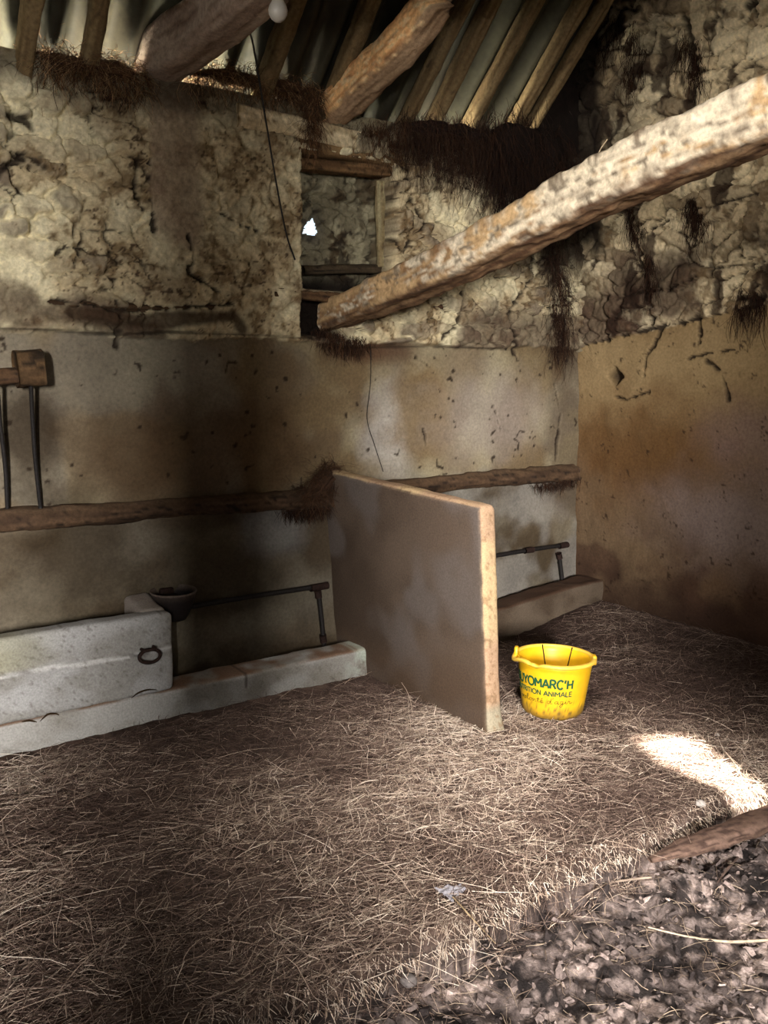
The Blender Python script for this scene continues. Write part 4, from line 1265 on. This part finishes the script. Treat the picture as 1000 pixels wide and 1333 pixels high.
nest('hay_debris', 'brown nest of matted hay under the bright roof strips at the top left of the wall', 'debris', [bw(48, 70, .03), bw(80, 80, .05), bw(120, 86, .06), bw(165, 96, .05), bw(182, 105, .03)], (.03, .025, .03), 2200, BROWN, (.03, .13), .35, 1, body=(.035, .022))
nest('hay_debris', 'rust-brown hay stuffed on the wall top between the squared tie beam and the curved beam', 'debris', [bw(248, 98, .03), bw(280, 96, .05), bw(320, 102, .05), bw(365, 112, .05), bw(408, 122, .04)], (.03, .025, .026), 2000, BROWN, (.03, .12), .35, 2, body=(.03, .02))
nest('cobweb_tuft', 'brown hay tuft trailing down beside the foot of the curved beam', 'debris', [bw(404, 120, .06), bw(405, 150, .06), bw(402, 178, .05)], (.02, .02, .03), 500, BROWN[:3], (.05, .14), .8, 3)
nest('cobweb_curtain', 'long dark curtain of sooty cobwebs and roots under the eaves right of the window', 'cobweb', [bw(520, 166, .04), bw(550, 168, .05), bw(580, 172, .06), (bw(610, 176, .06)), bw(650, 180, .06)], (.04, .03, .04), 2600, np.vstack([DARK, BROWN[2:3]]), (.06, .27), 1.1, 4, .0015, body=(.035, .03))
nest('cobweb_tuft', 'thin brown cobweb fringe over the end of the pale lintel', 'cobweb', [bw(470, 166, .04), bw(500, 168, .05), bw(525, 170, .05)], (.03, .03, .02), 520, np.vstack([BROWN[1:3], DARK[2:3]]), (.04, .16), 1.0, 14, .0013)
nest('cobweb_curtain', 'black mass of hanging cobwebs filling the gable corner above the big beam', 'cobweb', [bw(640, 184, .08), bw(675, 190, .10), bw(705, 200, .12), bw(728, 215, .12)], (.05, .05, .08), 2400, DARK * .6, (.10, .42), 1.2, 5, .0018, body=(.09, .12))
nest('cobweb_tuft', 'dark cobwebs in the wall corner under the big beam', 'cobweb', [bw(716, 330, .05), bw(728, 370, .06), bw(725, 410, .04), bw(730, 450, .03)], (.035, .03, .04), 900, DARK, (.05, .2), .9, 6)
nest('straw_nest', 'tangled dark straw nest on the ledge end in the angle of the partition', 'nest', [bw(395, 646, .07), bw(412, 642, .09), bw(424, 622, .07), bw(428, 610, .05)], (.030, .025, .018), 1500, np.vstack([BROWN[1:3], DARK[2:3]]), (.03, .13), .1, 7, body=(.035, .02))
nest('cobweb_tuft', 'dusty cobwebs drooping under the ledge end by the partition', 'cobweb', [bw(378, 664, .06), bw(400, 664, .07), bw(420, 660, .06)], (.03, .015, .006), 420, DARK, (.02, .07), 1.0, 8)
nest('cobweb_tuft', 'dark webs hanging under the far right ledge end', 'cobweb', [bw(700, 632, .06), bw(730, 628, .07), bw(748, 622, .06)], (.04, .02, .01), 350, DARK, (.02, .06), .9, 9)
nest('cobweb_tuft', 'black cobweb drips under the big beam socket', 'cobweb', [bw(418, 430, .04), bw(445, 440, .05), bw(470, 444, .03)], (.03, .02, .012), 500, np.vstack([DARK, BROWN[1:2]]), (.03, .10), 1.1, 10)


def gable_webs(pxs, lab, seed, nst=220, L=(.05, .2)):
    rg_ = np.random.default_rng(seed)
    P = np.array([rw(a, b, .05) for a, b in pxs])
    i = rg_.integers(0, len(P), nst)
    s_ = P[i] + rg_.normal(0, 1, (nst, 3)) * np.array([.012, .022, .03])
    d_ = rg_.normal(0, .35, (nst, 3)); d_[:, 2] -= 1.4
    V, Q, C_ = strands(s_, d_, rg_.uniform(*L, nst), rg_.uniform(.0007, .0018, nst), DARK[rg_.integers(0, 3, nst)], 4, .1, .4, rng=rg_)
    V[:, 0] = np.minimum(V[:, 0], RW_D - .05 * V[:, 2] - .012)
    tag(mesh_np('cobweb_tuft', V, Q, m_web, C_, False), lab, 'cobweb', None, 'stuff')


gable_webs([(822, 272), (826, 285), (832, 300), (846, 340), (850, 370)], 'dark hanging web below the middle of the big beam on the gable wall', 21)
gable_webs([(900, 262), (908, 268), (912, 285)], 'dark web below the right part of the big beam on the gable wall', 22)
gable_webs([(890, 60), (905, 62), (912, 85), (902, 95)], 'dark web clump high on the gable stones above the big beam', 23)
gable_webs([(800, 30), (822, 40), (835, 70), (820, 90), (790, 60)], 'sooty web patch at the top of the gable beside the roof', 24, 420)
gable_webs([(966, 385), (975, 388), (990, 390)], 'dark web hanging from the split in the render at the right edge', 25)

# ------------------------------------------------------------------ bits lying on the floor
g0 = fl(846, 1120, -.02); g1 = fl(905, 1098, -.01); g2 = fl(960, 1080, -.005); g3 = fl(1040, 1052, .01)
V, Fc, inf = sweep([g0, g1, g2, g3], .048, .022, .010, 24, 3.5, .010, 700, taper=(.25, .85, 1.05, 1.1, 1.15), twist=.15)
tag(mesh_np('broken_board', V, Fc, m_wood, wood_col(inf, (108, 86, 74), (92, 72, 60), (70, 53, 45), 700)), 'broken weathered board with a pointed end lying along the bedding edge', 'board')


def gh(px, py, up_=.008):
    p = fl(px, py, -.09); z = float(floor_h(p[0], p[1])[0])
    p = fl(px, py, z + up_); return p


def twig(pxs, r, lab, col, seed, taper=(1, .9, .7, .45), lift=.010):
    P = [gh(*q, lift) for q in pxs]
    V, Fc, inf = sweep(P, r, r, .008, 8, 2, .0012, seed, taper=taper)
    tag(mesh_np('twig', V, Fc, m_wood, wood_col(inf, col, tuple(int(v * .8) for v in col), tuple(int(v * .5) for v in col), seed, darkamt=.25)), lab, 'twig')


twig([(1012, 1223), (950, 1226), (900, 1220), (872, 1214), (844, 1207)], .0045, 'long pale peeled twig lying on the gutter at the right edge', (204, 182, 156), 1)
twig([(848, 1142), (800, 1148), (775, 1158), (748, 1176)], .0036, 'pale bent twig lying in the gutter left of the broken board', (170, 150, 132), 2)
twig([(966, 1110), (950, 1128), (932, 1152)], .006, 'short thick dark stick below the broken board', (110, 90, 80), 3)
twig([(590, 1168), (612, 1192), (645, 1228)], .0028, 'thin straight stalk leaning over the bedding edge by the paper scrap', (186, 160, 124), 4, lift=.02)


def rock(name, px, py, size, lab, cat, mat, seed, sq=(1, 1, .6), z=None):
    p = fl(px, py, 0) if z is None else gh(px, py, z)
    if z is None:
        p = fl(px, py, float(floor_h(p[0], p[1])[0]) + size * .25)
    V, Q, N = roundbox((-size, -size, -size), (size, size, size), size / 6, size * .85, size * .22, 1.2 / size, seed)
    V = V * np.array(sq)
    mesh = mesh_np(name, V + p, Q, mat)
    return tag(mesh, lab, cat)


rock('pale_stone', 934, 957, .010, 'tiny white stone on the straw above the sunlit patch', 'stone', m_stone, 1)
rock('pale_stone', 532, 1277, .022, 'pale grey stone in the dark gutter near the bottom', 'stone', surf('grey_stone', .9, .5, 60, .3, base=(120, 112, 108)), 2, z=.004)
rock('pale_stone', 912, 1046, .016, 'pale clod at the lower end of the sunlit patch', 'stone', m_stone, 3)
rock('pale_stone', 868, 787, .018, 'flat pale stone on the floor near the gable wall foot', 'stone', m_stone, 4, (1.3, 1, .4))
# crumpled paper scrap
p = fl(590, 1160, 0); p = fl(590, 1160, float(floor_h(p[0], p[1])[0]) + .012)
a = np.linspace(-1, 1, 16); A, B_ = np.meshgrid(a, a, indexing='ij')
V = np.stack([A * .038 + (fbm(A * 2, B_ * 2, 2, 720) - .5) * .014, B_ * .026 * (1 - .4 * A) + (fbm(A * 2 + 5, B_ * 2, 2, 721) - .5) * .012, (fbm(A * 2.2, B_ * 2.2, 3, 722) - .4) * .03], -1).reshape(-1, 3)
po = mesh_np('paper_scrap', V + p, grid_faces(16, 16), m_paper, smooth=False)
so = po.modifiers.new('thickness', 'SOLIDIFY'); so.thickness = .001
tag(po, 'crumpled pale grey paper scrap on the straw near the gutter edge', 'paper')
# pale twig stuck on top of the big beam
tw = at_depth(775, 215, 2.98); t2 = at_depth(781, 196, 2.98); t3 = at_depth(789, 184, 2.98); t4 = at_depth(790, 183, 2.98)
tag(tube('dry_sprig', [tw, t2, t3, t4 + np.array([.002, 0, .004])], .0028, m_wood, None, 6, .006, (1, .8, .6), (170, 150, 120)), 'small pale sprig sticking up from the top of the big beam', 'sprig')

# ------------------------------------------------------------------ light
w = bpy.data.worlds.new('sky'); scene.world = w; w.use_nodes = True
bg = w.node_tree.nodes['Background']; bg.inputs['Color'].default_value = (.78, .90, 1.0, 1); bg.inputs['Strength'].default_value = 1.35


def area(name, loc, target, sx_, sy_, power, col, spread=180):
    l = bpy.data.lights.new(name, 'AREA'); l.shape = 'RECTANGLE'; l.size = sx_; l.size_y = sy_; l.energy = power; l.color = col; l.spread = math.radians(spread)
    o = bpy.data.objects.new(name, l); COL.objects.link(o); o.location = loc
    o.rotation_euler = (Vector(target) - Vector(loc)).to_track_quat('-Z', 'Y').to_euler()
    return o


area('yard_daylight', (-2.55, -4.6, 2.35), (1.3, 2.6, 1.2), .55, 1.1, 1700, (1.0, .965, .94))
area('floor_fill_light', (.2, .53, float(roof_z(.2, .53)) - .05), (2.35, 2.0, 0), .8, .55, 27, (1.0, .95, .90), 32)  # added lamp below the closed pane, brightens the middle of the floor
area('gable_fill_light', (LX - .1, .5, 2.2), (4.1, 1.7, 2.55), .9, .9, 23, (1.0, .94, .86), 60)  # added lamp, brightens the upper gable and the big beam
area('eave_daylight', (.4, 4.42, 1.52), (.4, 3.80, 2.72), 5.0, .22, 1000, (1.0, .95, .78), 100)
sun = bpy.data.lights.new('sun', 'SUN'); sun.energy = 70; sun.angle = math.radians(1.2); sun.color = (1, .93, .82)
so_ = bpy.data.objects.new('sun', sun); COL.objects.link(so_)
so_.rotation_euler = Vector(SUN_D).to_track_quat('-Z', 'Y').to_euler(); so_.location = (0, -3, 6)

vsn = scene.view_settings
vsn.view_transform = 'Standard'; vsn.look = 'None'; vsn.gamma = 1.0; vsn.use_curve_mapping = False
vsn.exposure = 0.0
scene.cycles.use_denoising = True
scene.cycles.max_bounces = 8
scene.cycles.diffuse_bounces = 5
